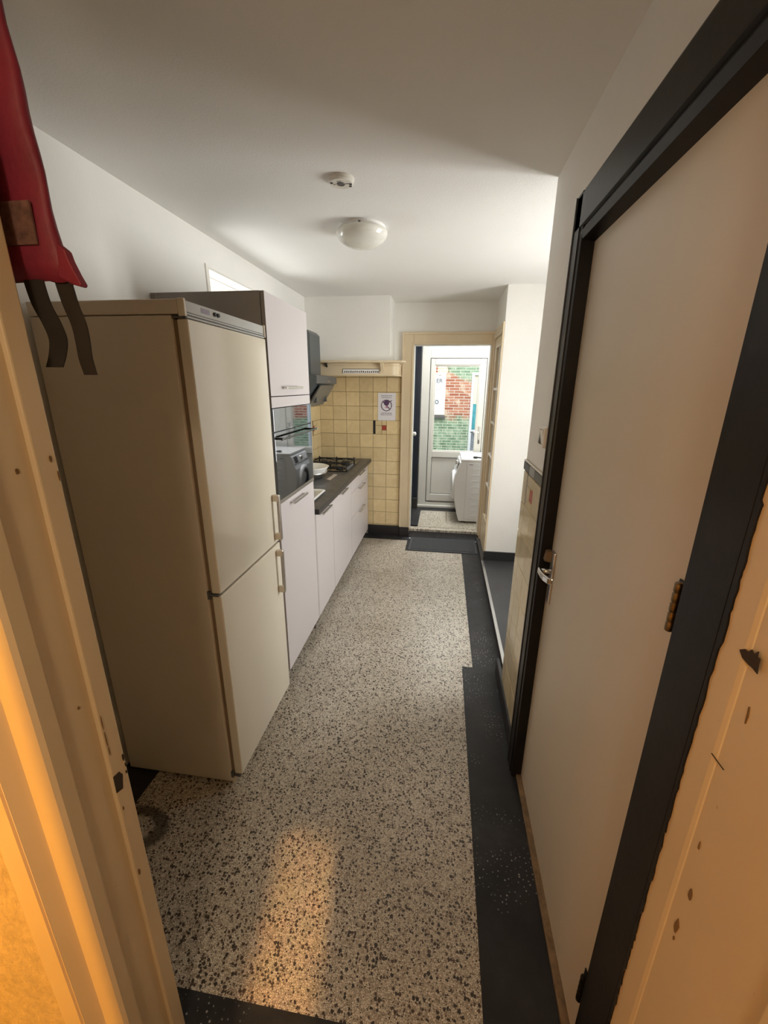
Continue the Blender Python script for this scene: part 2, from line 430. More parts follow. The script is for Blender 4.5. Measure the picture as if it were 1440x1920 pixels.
# utility floor: black border with pale terrazzo field
bm = BM(); box(bm, -.6, 1.2, 4.83, 5.9, -.05, ZU)
st('floor_utility', bm, 'black_floor', 'black floor of the utility room beyond the far doorway', 'floor')
bm = BM(); box(bm, -.254, .9, 4.785, 5.475, ZU - .01, ZU + .0015); 
st('floor_utility_field', bm, 'terrazzo2', 'pale terrazzo field in front of the back door', 'floor')
bm = BM(); box(bm, .09, .10, 5.05, 5.50, ZU, ZU + .003)
st('trim_10', bm, 'timber', 'thin dark divider strip let into the utility floor', 'trim')
bm = BM(); box(bm, -.352, .47, 4.685, 4.775, .072, ZU + .004)
st('trim_11', bm, 'terrazzo2', 'pale terrazzo threshold in the far doorway', 'trim', .006)
bm = BM(); box(bm, -.352, .47, 4.69, 4.84, -.02, .074)
st('trim_12', bm, 'riser', 'dark riser under the far doorway threshold', 'trim')

# ---- ceiling
bm = BM(); box(bm, XL - .2, 1.9, .40, 4.85, ZC, ZC + .15)
st('ceiling', bm, 'ceiling', 'white painted kitchen ceiling', 'ceiling')
bm = BM(); box(bm, -2.9, 1.5, -2.0, .52, ZC + .001, ZC + .15)
st('ceiling_hall', bm, 'hall', 'hall ceiling', 'ceiling')

# ---- left wall with high window opening
WY0, WY1, WZ0, WZ1 = 2.56, 3.42, 1.95, 2.415
bm = BM()
for a in ((.49, WY0, 0, ZC), (WY1, YB + .12, 0, ZC), (WY0, WY1, 0, WZ0), (WY0, WY1, WZ1, ZC)):
    box(bm, XL - .13, XL, a[0], a[1], a[2], a[3])
st('wall_left', bm, 'wall', 'white plastered wall on the left behind fridge and cabinets', 'wall')
w = thing('window_1', (XL - .08, (WY0 + WY1) / 2, WZ0), 'small high window in the left wall above the tall cabinet', 'window', None, 'structure')
obj('window_frame', frame_yz(BM(), WY0, WY1, WZ0, WZ1, .014, .014, .02, .014, XL - .128, XL - .10), 'white_gloss', w, .002)
obj('window_pane', bx(XL - .116, XL - .112, WY0 + .013, WY1 - .013, WZ0 + .018, WZ1 - .013), 'glass', w)
obj('window_trim', bx(XL - .002, XL + .008, WY0 - .034, WY0 - .001, WZ0, WZ1 + .012), 'white_gloss', w, .003)
obj('head_lining', bx(XL - .10, XL - .001, WY0, WY1, WZ1 - .008, WZ1 - .001), 'white_gloss', w)
bm = BM(); box(bm, -2.6, XL - .135, 1.6, 4.6, 2.455, 2.50)
st('trim_13', bm, 'eaves', 'cream boarded eaves seen through the small high window', 'trim')

# ---- right wall (door section and tiled section), then alcove
bm = BM()
box(bm, .455, .60, .49, 2.11, 0, ZC)
box(bm, XR, .455, 1.60, 2.11, 0, ZC)
box(bm, XR, .455, .56, 1.60, 2.26, ZC)
box(bm, XR, .455, .56, .62, 0, ZC)
st('wall_right', bm, 'wall', 'white wall on the right around the black framed door', 'wall')
bm = BM(); box(bm, .49, 1.75, 4.0, 4.12, 0, ZC)
st('wall_alcove', bm, 'wall', 'white far wall of the alcove on the right', 'wall')
AW0, AW1 = 2.34, 3.26
bm = frame_yz(BM(), 2.0, 4.12, 0, ZC, AW0 - 2.0, 4.12 - AW1, .80, ZC - 2.30, 1.75, 1.87)
st('wall_alcove_side', bm, 'wall', 'white outer wall of the alcove holding its window', 'wall')
bm = BM(); box(bm, .60, 1.75, 2.0, 2.11, 0, ZC)
st('wall_alcove_near', bm, 'wall', 'white near wall of the alcove behind the tiled pier', 'wall')
w = thing('window_2', (1.80, 2.8, .80), 'alcove window around the corner on the right', 'window', None, 'structure')
bm = frame_yz(BM(), AW0, AW1, .80, 2.30, .06, .06, .07, .07, 1.79, 1.84); box(bm, 1.79, 1.84, 2.775, 2.825, .87, 2.23)
obj('window_frame', bm, 'white_gloss', w, .004)
obj('window_pane', bx(1.812, 1.816, AW0 + .05, AW1 - .05, .86, 2.24), 'glass', w)
bm = BM(); box(bm, .47, 1.75, 3.985, 4.0, .05, .145)
st('baseboard_alcove', bm, 'skirting', 'black skirting along the alcove far wall', 'baseboard', .003)
bm = BM(); box(bm, .405, XR + .005, 1.60, 2.295, 0, .105)
st('baseboard_right', bm, 'skirting', 'black skirting below the yellow tiled pier on the right', 'baseboard', .004)

# ---- back wall
bm = BM()
box(bm, XL, -.40, YB, YB + .12, 0, ZC); box(bm, -.40, .475, YB, YB + .12, 2.225, ZC); box(bm, .475, 1.2, YB, YB + .12, 0, ZC)
st('wall_back', bm, 'wall', 'white back wall with the far doorway', 'wall')
bm = BM(); box(bm, XL, -.565, 4.33, YB, 1.99, ZC)
st('wall_chimney_breast', bm, 'wall', 'white chimney breast above the cream mantel shelf', 'wall')
bm = BM(); box(bm, .487, .60, 4.69, YB, 0, ZC); box(bm, .487, .60, 4.121, 4.69, 2.305, ZC); box(bm, .487, .4895, 4.0, 4.121, 2.305, ZC)
st('wall_right_far', bm, 'wall', 'white wall above and beside the glazed door at the far right', 'wall')
bm = BM(); box(bm, -.86, -.4705, 4.690, YB, 0, .118); box(bm, -.47, -.355, 4.672, YB, 0, .1175)
st('baseboard_back', bm, 'skirting', 'black skirting below the yellow tiles at the back', 'baseboard', .003)

# ---- front wall (doorway the camera stands at) and hall
bm = BM()
box(bm, -2.8, -.81, YF0, YF1, 0, ZC)
st('wall_front', bm, 'plaster', 'rough plastered hall wall left of the near doorway', 'wall')
bm = BM(); box(bm, -.66, .41, YF0, YF1, 2.32, ZC)
st('wall_front_lintel', bm, 'wall', 'wall above the near doorway', 'wall')
bm = BM(); box(bm, .471, 1.3, .33, .489, 0, ZC)
st('wall_front_right', bm, 'plaster', 'hall wall right of the near doorway', 'wall')
bm = BM(); box(bm, -2.9, -2.8, -2.0, .6, 0, ZC); box(bm, 1.3, 1.4, -2.0, .6, 0, ZC); box(bm, -2.9, 1.4, -2.0, -1.9, 0, ZC)
st('wall_hall', bm, 'hall', 'hall walls behind the viewer', 'wall')

d = thing('hall_light_blocker', (-1.3, -.35, 0), 'unseen board in the hall that keeps lamp light off the doorway', 'door', None, 'structure')  # unseen board added to stop the hall lamp shining through the doorway
obj('door_leaf', bx(-1.32, -1.28, -.95, .1350, .01, 2.3), 'hall', d)
# ---- near doorway trims
bm = BM()
box(bm, -.83, -.655, .468, .572, 0, 2.34)                      # outer lining
box(bm, -.83, -.646, .566, .604, 0, 2.34)                      # stop bead
t2 = st('trim_2', bm, 'jamb', 'worn ochre cream jamb on the left of the near doorway', 'trim', .003)
prof = [(-.822, .492), (-.822, .462), (-.812, .456), (-.766, .456), (-.760, .461), (-.755, .461), (-.750, .452), (-.744, .449), (-.704, .466), (-.700, .459), (-.652, .459), (-.645, .465), (-.645, .492)]
bm = BM(); prism(bm, prof, 'z', 0, 2.34)
obj('architrave', bm, 'jamb', t2)
def flake(name, parent, plane, pts, d, mat):
    """a small irregular chip on a wall; plane ('x', x) with (y,z) points"""
    bm = BM()
    prism(bm, pts, plane[0], plane[1], plane[1] + d)
    return obj(name, bm, mat, parent)
def ragged(cy, cz, ry, rz, n=9, s=0):
    rr = random.Random(s)
    return [(cy + ry * math.cos(2 * PI * i / n) * rr.uniform(.65, 1.15), cz + rz * math.sin(2 * PI * i / n) * rr.uniform(.7, 1.15)) for i in range(n)]
flake('paint_chip', t2, ('x', -.6458), [(.567, .966), (.5826, .963), (.589, .949), (.5825, .917), (.566, .923)], .0012, 'chip_dark')
for i, (y, z, ry, rz) in enumerate(((.599, .985, .0025, .010), (.601, .962, .002, .006), (.599, .944, .002, .005), (.573, .872, .002, .006), (.5715, 1.06, .001, .022), (.571, 1.10, .0008, .018), (.574, .672, .003, .010), (.592, 1.63, .003, .006), (.600, 1.60, .0015, .010), (.5722, 1.03, .001, .012))):
    flake('paint_chip', t2, ('x', -.6458), ragged(y, z, ry, rz, 8, i), .0011, 'chip_brown' if i > 2 else 'chip_dark')
for i, (y, z, ry, rz) in enumerate(((.541, 1.618, .003, .005), (.541, 1.165, .0025, .004))):
    flake('paint_chip', t2, ('x', -.6548), ragged(y, z, ry, rz, 8, 20 + i), .0011, 'chip_brown')

bm = BM()
box(bm, .396, .47, .330, .548, 0, 2.34)
t3 = st('trim_3', bm, 'jamb', 'worn ochre cream jamb on the right of the near doorway', 'trim', .002)
bm = BM(); prism(bm, [(.388, .332), (.388, .315), (.394, .309), (.46, .309), (.466, .315), (.475, .301), (.56, .301), (.56, .332)], 'z', 0, 2.34)
obj('architrave', bm, 'jamb', t3)
bm = BM(); prism(bm, [(.397, .547), (.3925, .547), (.3925, .506), (.3945, .500), (.397, .498)], 'z', 0, 2.30)
obj('filler_strip', bm, 'jamb', t3)
flake('paint_chip', t3, ('x', .3926), [(.5125, 1.4295), (.5049, 1.4229), (.4936, 1.4211), (.4862, 1.4213), (.4774, 1.4196), (.4794, 1.4319), (.4796, 1.4393), (.4846, 1.4386), (.4848, 1.4461), (.4903, 1.4391), (.495, 1.4419), (.499, 1.4351), (.5049, 1.4356)], -.0012, 'chip_dark')
for i, (y, z, ry, rz, m) in enumerate(((.478, .955, .005, .016, 'chip_brown'), (.473, 1.035, .004, .012, 'chip_brown'), (.476, .93, .002, .005, 'chip_brown'), (.484, 1.12, .002, .008, 'chip_brown'))):
    flake('paint_chip', t3, ('x', .3962), ragged(y, z, ry, rz, 9, 40 + i), -.0014, m)
flake('paint_chip', t3, ('x', .3926), [(.5075, 1.2646), (.5065, 1.2656), (.4798, 1.2657), (.4806, 1.2645)], -.001, 'chip_dark')
flake('paint_chip', t3, ('x', .3962), [(.4785, 1.3707), (.4765, 1.3712), (.4745, 1.358), (.4755, 1.3466), (.4768, 1.346)], -.0012, 'chip_brown')

# ---- right door and its black frame
FX = .397
bm = BM()
# far upright, near upright, head: flat face, groove, inner step
def frame_prof(y_out, y_in, s):
    return [(.43, y_out), (FX, y_out), (FX - .003, y_out + s * .004), (FX - .003, y_in - s * .026), (FX + .006, y_in - s * .022), (FX + .006, y_in - s * .014), (FX - .001, y_in - s * .012), (FX + .002, y_in), (.452, y_in), (.452, y_in - s * .02), (.43, y_in - s * .02)]
bmf = BM(); prism(bmf, frame_prof(1.628, 1.548, -1), 'z', 0, 2.335)
t1 = st('trim_1', bmf, 'black_gloss', 'glossy black door frame on the right wall', 'trim')
bmf = BM()
prism(bmf, [(.43, .548), (FX - .003, .548), (FX - .006, .556), (FX - .006, .640), (FX + .004, .648), (FX + .004, .668), (.428, .690), (.436, .713), (.452, .713), (.452, .56)], 'z', 0, 2.335)
obj('near_upright', bmf, 'black_gloss', t1)
bmf = BM()
prism(bmf, [(.43, 2.335), (FX, 2.335), (FX - .003, 2.328), (FX - .003, 2.235), (FX + .006, 2.230), (FX + .006, 2.222), (FX - .001, 2.218), (FX + .004, 2.195), (.452, 2.185), (.452, 2.21), (.43, 2.24)], 'y', .55, 1.628)
obj('head', bmf, 'black_gloss', t1)
bm = BM(); box(bm, FX - .006, XR, 1.632, 1.640, 0, 2.335)
obj('outer_bead', bm, 'black_side', t1)
# ragged painted edge onto the cream jamb
bm = BM()
z = .15; rr = random.Random(5)
pts = []
while z < 2.2:
    pts.append((.548 - rr.uniform(0, .004) - (.004 if 1.42 < z < 1.62 else 0), z)); z += rr.uniform(.004, .02)
prism(bm, [(.552, .15)] + [(.552, pts[-1][1])] + pts[::-1], 'x', .3895, .3925)
obj('overpaint', bm, 'black_gloss', t1)

d = thing('door_1', (.445, 1.13, 0), 'closed cream flush door in the black frame on the right', 'door', None, 'structure')
obj('door_leaf', bx(.440, .4545, .700, 1.556, .018, 2.20), 'fridge_side', d, .002)
# handle: long plate, spindle, lever, latch knob
hz, hy = 1.075, 1.50
h = obj('back_plate', bx(.432, .441, hy - .019, hy + .019, hz - .125, hz + .085), 'steel', d, .003)
bm = BM(); tube(bm, [(.435, hy, hz + .005), (.398, hy, hz + .005)], .0095, 12)
obj('spindle', bm, 'chrome', h, smooth=True)
bm = BM(); prism(bm, [(.386, hy + .012), (.386, hy - .03), (.390, hy - .06), (.400, hy - .085), (.416, hy - .095), (.420, hy - .085), (.408, hy - .072), (.400, hy - .05), (.397, hy - .02), (.397, hy + .012)], 'z', hz - .008, hz + .016)
obj('lever', bm, 'chrome', h, .004)
bm = BM(); prism(bm, [(.411, hz + .035), (.416, hz + .075), (.436, hz + .078), (.440, hz + .030)], 'y', hy + .022, hy + .052)
obj('latch_block', bm, 'timber', d, .003)
for i, z in enumerate((1.375, .255)):
    bm = BM(); prof = []
    zz = z - .05
    for k in range(5):
        prof += [(.0055, zz), (.0074, zz + .002), (.0074, zz + .017), (.0055, zz + .019)]; zz += .0195
    lathe(bm, prof, (.4275, .7225, 0), 14)
    hg = obj('hinge', bm, 'brass' if i == 0 else 'black_gloss', d, smooth=True)
    hg['label'] = 'worn brass hinge' if i == 0 else 'black painted hinge'
    obj('hinge_leaf', bx(.4365, .4395, .716, .742, z - .047, z + .047), 'black_gloss', hg, .001)
bm = BM(); box(bm, .418, .455, .70, 1.556, 0, .016)
st('trim_4', bm, 'timber', 'worn brown timber threshold under the right hand door', 'trim', .003)

# ---- wall tiles
PITCH = .155
def PB(u, v, dd): return (u, YB - .004 - dd, v)
bm = BM(); box(bm, XL + .002, -.462, YB - .004, YB, .118, 1.995)
tl = tag(obj('tile_splashback', bm, 'grout'), 'yellow tiled wall behind the hob beside the far doorway', 'tiles', None, 'structure')
xs = [-1.4178 + PITCH * i for i in range(8)]; xs[-1] = -.466
zs = [1.841 - PITCH * k for k in range(12)] + [.12]
rects = []
for i in range(len(xs) - 1):
    for k in range(len(zs) - 1):
        if i == 4 and k == 3: continue
        rects.append((xs[i], xs[i + 1], zs[k + 1], zs[k]))
    rects.append((xs[i], xs[i + 1], 1.841, 1.99))
za, zb_ = zs[4], zs[3]
rects += [(xs[4] + .026, xs[5] - .054, za + .1, zb_), (xs[5] - .054, xs[5], za + .1, zb_), (xs[4] + .026, xs[5] - .054, za, za + .1), (xs[5] - .054, xs[5], za, za + .046)]
obj('tile_field', tiles(BM(), rects, PB), 'tile', tl)
obj('black_strip', tiles(BM(), [(xs[4], xs[4] + .026, za, zb_)], PB), 'tile_black', tl)['label'] = 'narrow black accent tile'
obj('red_square', tiles(BM(), [(xs[5] - .054, xs[5], za + .046, za + .1)], PB), 'tile_red', tl)['label'] = 'small red accent tile'
# left wall tiles above worktop
def PL(u, v, dd): return (XL + .004 + dd, u, v)
bm = BM(); box(bm, XL, XL + .004, 2.61, YB - .005, .94, 1.84)
tl = tag(obj('tile_splashback', bm, 'grout'), 'yellow tiles on the left wall above the worktop', 'tiles', None, 'structure')
ys = [YB - .006 - PITCH * i for i in range(14)]; ys[-1] = max(ys[-1], 2.615)
rects = []
for i in range(len(ys) - 1):
    for k in range(6):
        if i == 1 and k == 3: continue
        rects.append((ys[i + 1], ys[i], zs[k + 1], zs[k]))
rects += [(ys[2] + .026, ys[1], za + .1, zb_), (ys[2] + .08, ys[1], za, za + .1), (ys[2] + .026, ys[2] + .08, za, za + .046)]
obj('tile_field', tiles(BM(), rects, PL), 'tile', tl)
obj('black_strip', tiles(BM(), [(ys[2], ys[2] + .026, za, zb_)], PL), 'tile_black', tl)
obj('red_square', tiles(BM(), [(ys[2] + .026, ys[2] + .08, za + .046, za + .1)], PL), 'tile_red', tl)
# right pier tiles
def PR(u, v, dd): return (XR - .002 - dd, u, v)
bm = BM(); box(bm, XR - .002, XR + .003, 1.632, 2.112, .10, 1.41)
tl = tag(obj('tile_dado', bm, 'grout'), 'pale yellow tiled dado on the pier right of the floor passage', 'tiles', None, 'structure')
yr = [2.112, 2.025, 1.87, 1.715, 1.634]; zr = [1.352 - PITCH * k for k in range(9)]; zr[-1] = .104
rects = []
for i in range(4):
    for k in range(8):
        if i == 1 and k == 0: continue
        rects.append((yr[i + 1], yr[i], zr[k + 1], zr[k]))
za2, zb2 = zr[1], zr[0]
rects += [(1.87, 2.003, za2 + .10, zb2), (1.93, 2.003, za2, za2 + .10), (1.87, 1.93, za2, za2 + .042)]
obj('tile_field', tiles(BM(), rects, PR), 'tile_pale', tl)
obj('grey_strip', tiles(BM(), [(2.003, 2.025, za2, zb2)], PR), 'tile_grey', tl)
obj('red_square', tiles(BM(), [(1.87, 1.93, za2 + .042, za2 + .10)], PR), 'tile_red', tl)
bm = BM(); tiles(bm, [(1.972, 2.112, 1.358, 1.402), (yr[4], 1.86, 1.358, 1.402)], PR, .009); obj('black_border', bm, 'tile_black', tl)
obj('grey_border', tiles(BM(), [(1.86, 1.972, 1.358, 1.402)], PR, .009), 'tile_grey', tl)
bm = BM(); box(bm, XR - .011, XR, 1.634, 2.112, 1.402, 1.409); obj('top_bead', bm, 'white_gloss', tl, .002)

# ---- far doorway trim
bm = BM()
frame_xz(bm, -.47, .486, .06, 2.29, .118, .028, 0, .115, 4.682, YB + .001)
t5 = st('trim_5', bm, 'beige', 'cream painted architrave around the far doorway', 'trim', .004)
bm = frame_xz(BM(), -.476, .4865, .118, 2.297, .022, 0, 0, .024, 4.673, 4.684); frame_xz(bm, -.372, .472, .118, 2.196, .020, 0, 0, .020, 4.674, 4.684)
obj('moulding', bm, 'beige', t5, .004)
bm = frame_xz(BM(), -.398, .489, .081, 2.222, .053, .037, 0, .052, YB + .002, 4.838)
obj('lining', bm, 'white_gloss', t5, .003)

# ---- glazed door at far right (in the side wall)
d = thing('door_4', (.487, 4.33, .05), 'cream glazed door with small panes on the far right', 'door', None, 'structure')
GX = .486
bm = frame_yz(BM(), 4.003, 4.68, .05, 2.30, .042, .08, 0, .085, GX - .012, GX + .05)
obj('door_frame', bm, 'beige', d, .003)
bm = frame_yz(BM(), 4.05, 4.595, .06, 2.21, .06, .095, .34, .09, GX, GX + .04)
obj('stiles', bm, 'beige', d, .003)
bm = BM(); box(bm, GX - .016, GX - .011, 4.06, 4.58, 2.255, 2.262); box(bm, GX - .016, GX - .011, 4.06, 4.58, 2.236, 2.241)
obj('head_moulding', bm, 'white_gloss', d)
for z in (1.73, 1.40, 1.07, .745):
    obj('glazing_bar', bx(GX + .004, GX + .036, 4.11, 4.50, z - .012, z + .012), 'white_gloss', d, .003)
obj('vertical_bar', bx(GX + .006, GX + .034, 4.29, 4.312, .40, 2.12), 'white_gloss', d, .003)
obj('door_pane', bx(GX + .018, GX + .022, 4.11, 4.50, .40, 2.12), 'glass', d)
bm = BM(); box(bm, .601, 1.75, 4.12, 4.71, 0, .05)
st('floor_closet', bm, 'lino', 'floor behind the glazed door', 'floor')
bm = BM(); box(bm, 1.2, 1.25, 4.12, 4.71, 0, ZC)
st('wall_closet', bm, 'wall', 'wall of the space behind the glazed door', 'wall')

bm = BM(); box(bm, .4525, .60, 3.972, 4.72, -.03, .0495)
st('trim_14', bm, 'riser', 'dark sill under the glazed door', 'trim')
# ---- utility room
UY = 5.68
bm = BM(); box(bm, -.56, -.46, 4.835, UY + .2, 0, 2.75)
st('wall_utility_left', bm, 'wall', 'left wall of the utility room', 'wall')
bm = BM(); box(bm, 1.0, 1.1, 4.835, UY + .2, 0, 2.75)
st('wall_utility_right', bm, 'wall', 'right wall of the utility room', 'wall')
bm = BM(); box(bm, -.56, -.31, UY, UY + .14, 0, 2.75); box(bm, .60, 1.1, UY, UY + .14, 0, 2.75); box(bm, -.31, .60, UY, UY + .14, 2.56, 2.75); box(bm, -.31, .60, UY, UY + .14, 0, .09)
st('wall_utility_back', bm, 'wall', 'wall around the white back door', 'wall')
bm = BM(); box(bm, -.56, 1.1, 4.835, 4.95, 2.62, 2.75); box(bm, -.56, 1.1, 5.55, UY + .14, 2.62, 2.75); box(bm, -.56, -.2, 4.95, 5.55, 2.62, 2.75); box(bm, .9, 1.1, 4.95, 5.55, 2.62, 2.75)
st('ceiling_utility', bm, 'ceiling', 'utility room ceiling with an opening added for overhead light', 'ceiling')
w = thing('added_rooflight', (.35, 5.25, 2.68), 'added rooflight out of view that brightens the utility room', 'window', None, 'structure')  # rooflight added out of view to let light into the utility room
obj('window_pane', bx(-.2, .9, 4.95, 5.55, 2.70, 2.706), 'glass', w)

d = thing('door_3', (.14, UY, ZU), 'white plastic back door with tall glass pane to the courtyard', 'door', None, 'structure')
bm = BM()
frame_xz(bm, -.315, .60, .136, 2.56, .11, .085, .049, .08, UY - .03, UY + .06); box(bm, -.205, .515, UY - .03, UY + .06, 2.10, 2.205)
box(bm, -.316, .601, UY - .05, UY + .06, ZU, .1355)
obj('door_frame', bm, 'upvc', d, .006)
obj('transom_pane', bx(-.205, .515, UY + .012, UY + .02, 2.205, 2.48), 'glass', d)
bm = BM()
gx0, gx1, gz0, gz1 = -.143, .430, .905, 2.015
LY0, LY1 = UY - .035, UY + .03
frame_xz(bm, -.198, .508, .198, 2.092, gx0 + .198, .508 - gx1, .102, 2.092 - gz1, LY0, LY1); box(bm, gx0, gx1, LY0, LY1, .82, gz0)
lf = obj('door_leaf', bm, 'upvc', d, .006)
obj('door_panel', bx(gx0, gx1, UY - .018, UY + .02, .30, .82), 'upvc', lf, .002)
obj('door_pane', bx(gx0, gx1, UY - .004, UY + .004, gz0, gz1), 'glass', lf)
bm = frame_xz(BM(), gx0, gx1, gz0, gz1, .014, .014, .014, .014, UY - .03, UY - .004)
obj('glazing_bead', bm, 'white_gloss', lf, .004)
bm = frame_xz(BM(), gx0, gx1, .30, .82, .007, .007, .007, .007, UY - .024, UY - .017)
obj('panel_seal', bm, 'dark_grey', lf)
bm = frame_xz(BM(), -.205, .515, .186, 2.1, .007, .007, .012, .008, UY - .029, UY - .01)
obj('door_seal', bm, 'dark_grey', d)
hp = obj('handle_plate', bx(.457, .490, LY0 - .012, LY0, 1.02, 1.255), 'chrome', lf, .012)
bm = BM(); tube(bm, [(.474, LY0 - .01, 1.18), (.474, LY0 - .05, 1.18), (.462, LY0 - .055, 1.18), (.355, LY0 - .055, 1.178)], .010, 12)
obj('lever', bm, 'chrome', hp, smooth=True)
bm = BM(); box(bm, .468, .480, LY0 - .03, LY0 - .012, 1.06, 1.075); box(bm, .466, .482, LY0 - .028, LY0 - .022, 1.02, 1.062)
obj('key', bm, 'dark_grey', hp, .002)

d = thing('door_2', (-.40, 5.2, ZU), 'dark navy door on the left side of the utility room', 'door', None, 'structure')
obj('door_leaf', bx(-.43, -.385, 4.86, 5.56, ZU + .01, 2.35), 'navy', d, .003)
obj('door_frame', bx(-.455, -.40, 4.842, UY - .06, 2.35, 2.45), 'navy', d, .003)
obj('door_edge', bx(-.44, -.318, 5.585, 5.645, ZU + .151, 2.56), 'navy', d, .004)
obj('door_bead', bx(-.44, -.375, 5.562, 5.584, ZU + .151, 2.56), 'navy', d, .006)
bm = BM(); lathe(bm, [(.006, -.045), (.007, -.02), (.020, -.016), (.025, 0), (.021, .014), (.008, .02)], (-.335, 4.93, 1.21), 16, 'x')
obj('knob', bm, 'enamel', d, smooth=True)['label'] = 'white door knob'
bm = BM(); box(bm, -.459, -.316, 5.563, 5.65, ZU, ZU + .15)
st('baseboard_utility', bm, 'riser', 'scuffed dark skirting in the utility corner', 'baseboard', .003)

# washing machine: its front faces left, its ribbed side faces the viewer
wx0, wx1, wy0, wy1 = .225, .80, 5.005, 5.60
t = thing('washing_machine', (.5, 5.3, ZU), 'white front loading washing machine beside the back door', 'washing machine')
def wprof(e=0):
    return [(wx1, ZU + .02), (wx0 + .02, ZU + .02), (wx0 - .005, ZU + .10), (wx0 - .045, ZU + .28), (wx0 - .062, ZU + .48), (wx0 - .055, ZU + .60), (wx0 - .03, ZU + .665), (wx0 + .005, ZU + .765), (wx0 + .028, ZU + .785), (wx1, ZU + .785)]
bm = BM(); prism(bm, wprof(), 'y', wy0 + .012, wy1)
obj('body', bm, 'washer', t, .008)
obj('top_lid', bx(wx0 + .012, wx1, wy0, wy1, ZU + .785, ZU + .815), 'enamel', t, .010)
bm = BM(); box(bm, wx0 + .085, wx1 - .02, wy0 + .006, wy0 + .014, ZU + .05, ZU + .765)
sp = obj('side_panel', bm, 'washer', t, .005)
bm = BM()
for k in range(9):
    z = ZU + .085 + k * .0745
    prism(bm, [(wx0 + .135, z), (wx0 + .16, z + .024), (wx1 - .06, z + .024), (wx1 - .06, z)], 'y', wy0 + .0005, wy0 + .008)
obj('pressed_rib', bm, 'washer', sp, .003)
obj('badge', bx(wx0 + .11, wx0 + .155, wy0 + .004, wy0 + .007, ZU + .742, ZU + .75), 'ink_grey', t)
# control strip on the sloped upper front
def on_slope(y0, y1, s0, s1, off, thick, name, mat):
    a = Vector((wx0 - .03, 0, ZU + .665)); b = Vector((wx0 + .005, 0, ZU + .765)); dv = (b - a); nv = Vector((-dv.z, 0, dv.x)).normalized()
    p0 = a + dv * s0; p1 = a + dv * s1
    bm = BM(); prism(bm, [((p0 + nv * off).x, (p0 + nv * off).z), ((p1 + nv * off).x, (p1 + nv * off).z), ((p1 + nv * (off + thick)).x, (p1 + nv * (off + thick)).z), ((p0 + nv * (off + thick)).x, (p0 + nv * (off + thick)).z)], 'y', y0, y1)
    return obj(name, bm, mat, t, .003)
on_slope(wy0 + .02, wy1 - .02, .0, 1., -.002, .008, 'control_panel', 'enamel')
on_slope(wy0 + .06, wy0 + .19, .12, .9, .006, .004, 'display', 'washer_dark')
on_slope(wy1 - .19, wy1 - .04, .1, .92, .006, .006, 'detergent_drawer', 'enamel')
bm = BM(); lathe(bm, [(.035, .0), (.033, -.02), (.026, -.026), (0.001, -.027)], (wx0 - .018, wy0 + .30, ZU + .715), 24, 'x', False)
obj('dial', bm, 'chrome', t, smooth=True)
dc = (wx0 - .05, (wy0 + wy1) / 2, ZU + .43)
bm = BM(); lathe(bm, [(.19, .02), (.195, -.015), (.18, -.034), (.15, -.040), (.142, -.03)], dc, 40, 'x', False)
pd = obj('porthole_ring', bm, 'enamel', t, smooth=True)
bm = BM(); lathe(bm, [(.145, -.03), (.13, -.022), (.07, -.0), (.001, .01)], dc, 40, 'x', False)
obj('porthole_glass', bm, 'washer_dark', pd, smooth=True)
for y in (wy0 + .06, wy1 - .06):
    for x in (wx0 + .08, wx1 - .06): obj('foot', lathe(BM(), [(.02, 0), (.022, .02)], (x, y, ZU + .0015), 12), 'dark_grey', t)
t = thing('clamp_tool', (.43, 5.09, ZU + .815), 'small black tool lying on top of the washing machine', 'tool')
bm = BM(); lathe(bm, [(.022, 0), (.026, .01), (.022, .022), (.006, .026)], (.405, 5.085, ZU + .8152), 14); obj('head', bm, 'iron', t, smooth=True)
bm = BM(); tube(bm, [(.41, 5.085, ZU + .828), (.46, 5.075, ZU + .828), (.52, 5.095, ZU + .824)], .009, 8); obj('shaft', bm, 'iron', t, smooth=True)

# ---- courtyard
BY = 7.66
bm = BM(); box(bm, -3.5, 4.0, BY, BY + .3, -.3, 2.34)
st('wall_courtyard', bm, 'brick', 'courtyard wall of red brick with green algae seen through the back door', 'wall')
bm = BM(); box(bm, -3.5, 4.0, 5.85, BY, -.4, 0.)
st('ground', bm, 'ground', 'courtyard paving behind the back door', 'ground')
t = thing('sign_board', (-.22, BY - .03, 1.265), 'white board lettered ER on the courtyard brick wall', 'sign')
obj('board', bx(-.45, -.012, BY - .035, BY, 1.285, 1.965), 'white_board', t, .004)
bm = frame_xz(BM(), -.47, .006, 1.262, 1.985, .02, .018, .023, .02, BY - .05, BY)
obj('board_frame', bm, 'white_gloss', t, .004)
RX = Matrix.Rotation(PI / 2, 4, 'X')
textmesh('lettering', 'ER', .097, 'letter', t, Matrix.Translation((-.107, BY - .036, 1.845)) @ RX, .001, 1.05)
bm = BM(); tube(bm, [(-.138 + .027 * math.cos(a * PI / 12), BY - .037, 1.487 + .030 * math.sin(a * PI / 12)) for a in range(24)], .006, 6, True)
obj('ring_mark', bm, 'letter', t)
obj('board_line', bx(-.40, -.07, BY - .0365, BY - .034, 1.700, 1.704), 'ink_grey', t)
bm = BM(); box(bm, -.12, -.055, BY - .0365, BY - .034, 1.935, 1.95); obj('bracket', bm, 'letter', t)
t = tag(obj('ledge_shadow', bx(-.5, .02, BY - .07, BY, 1.205, 1.25), 'dark_grey', None, .006), 'dark ledge and its shadow as one strip under the white board on the brick wall', 'ledge')  # the ledge's shadow on the brick is put in as this dark strip
t = thing('white_window', (.62, BY - .03, .3), 'tall white framed window at the right end of the brick wall', 'window')
bm = frame_xz(BM(), .452, .85, .3, 1.99, .048, .05, .06, .045, BY - .06, BY)
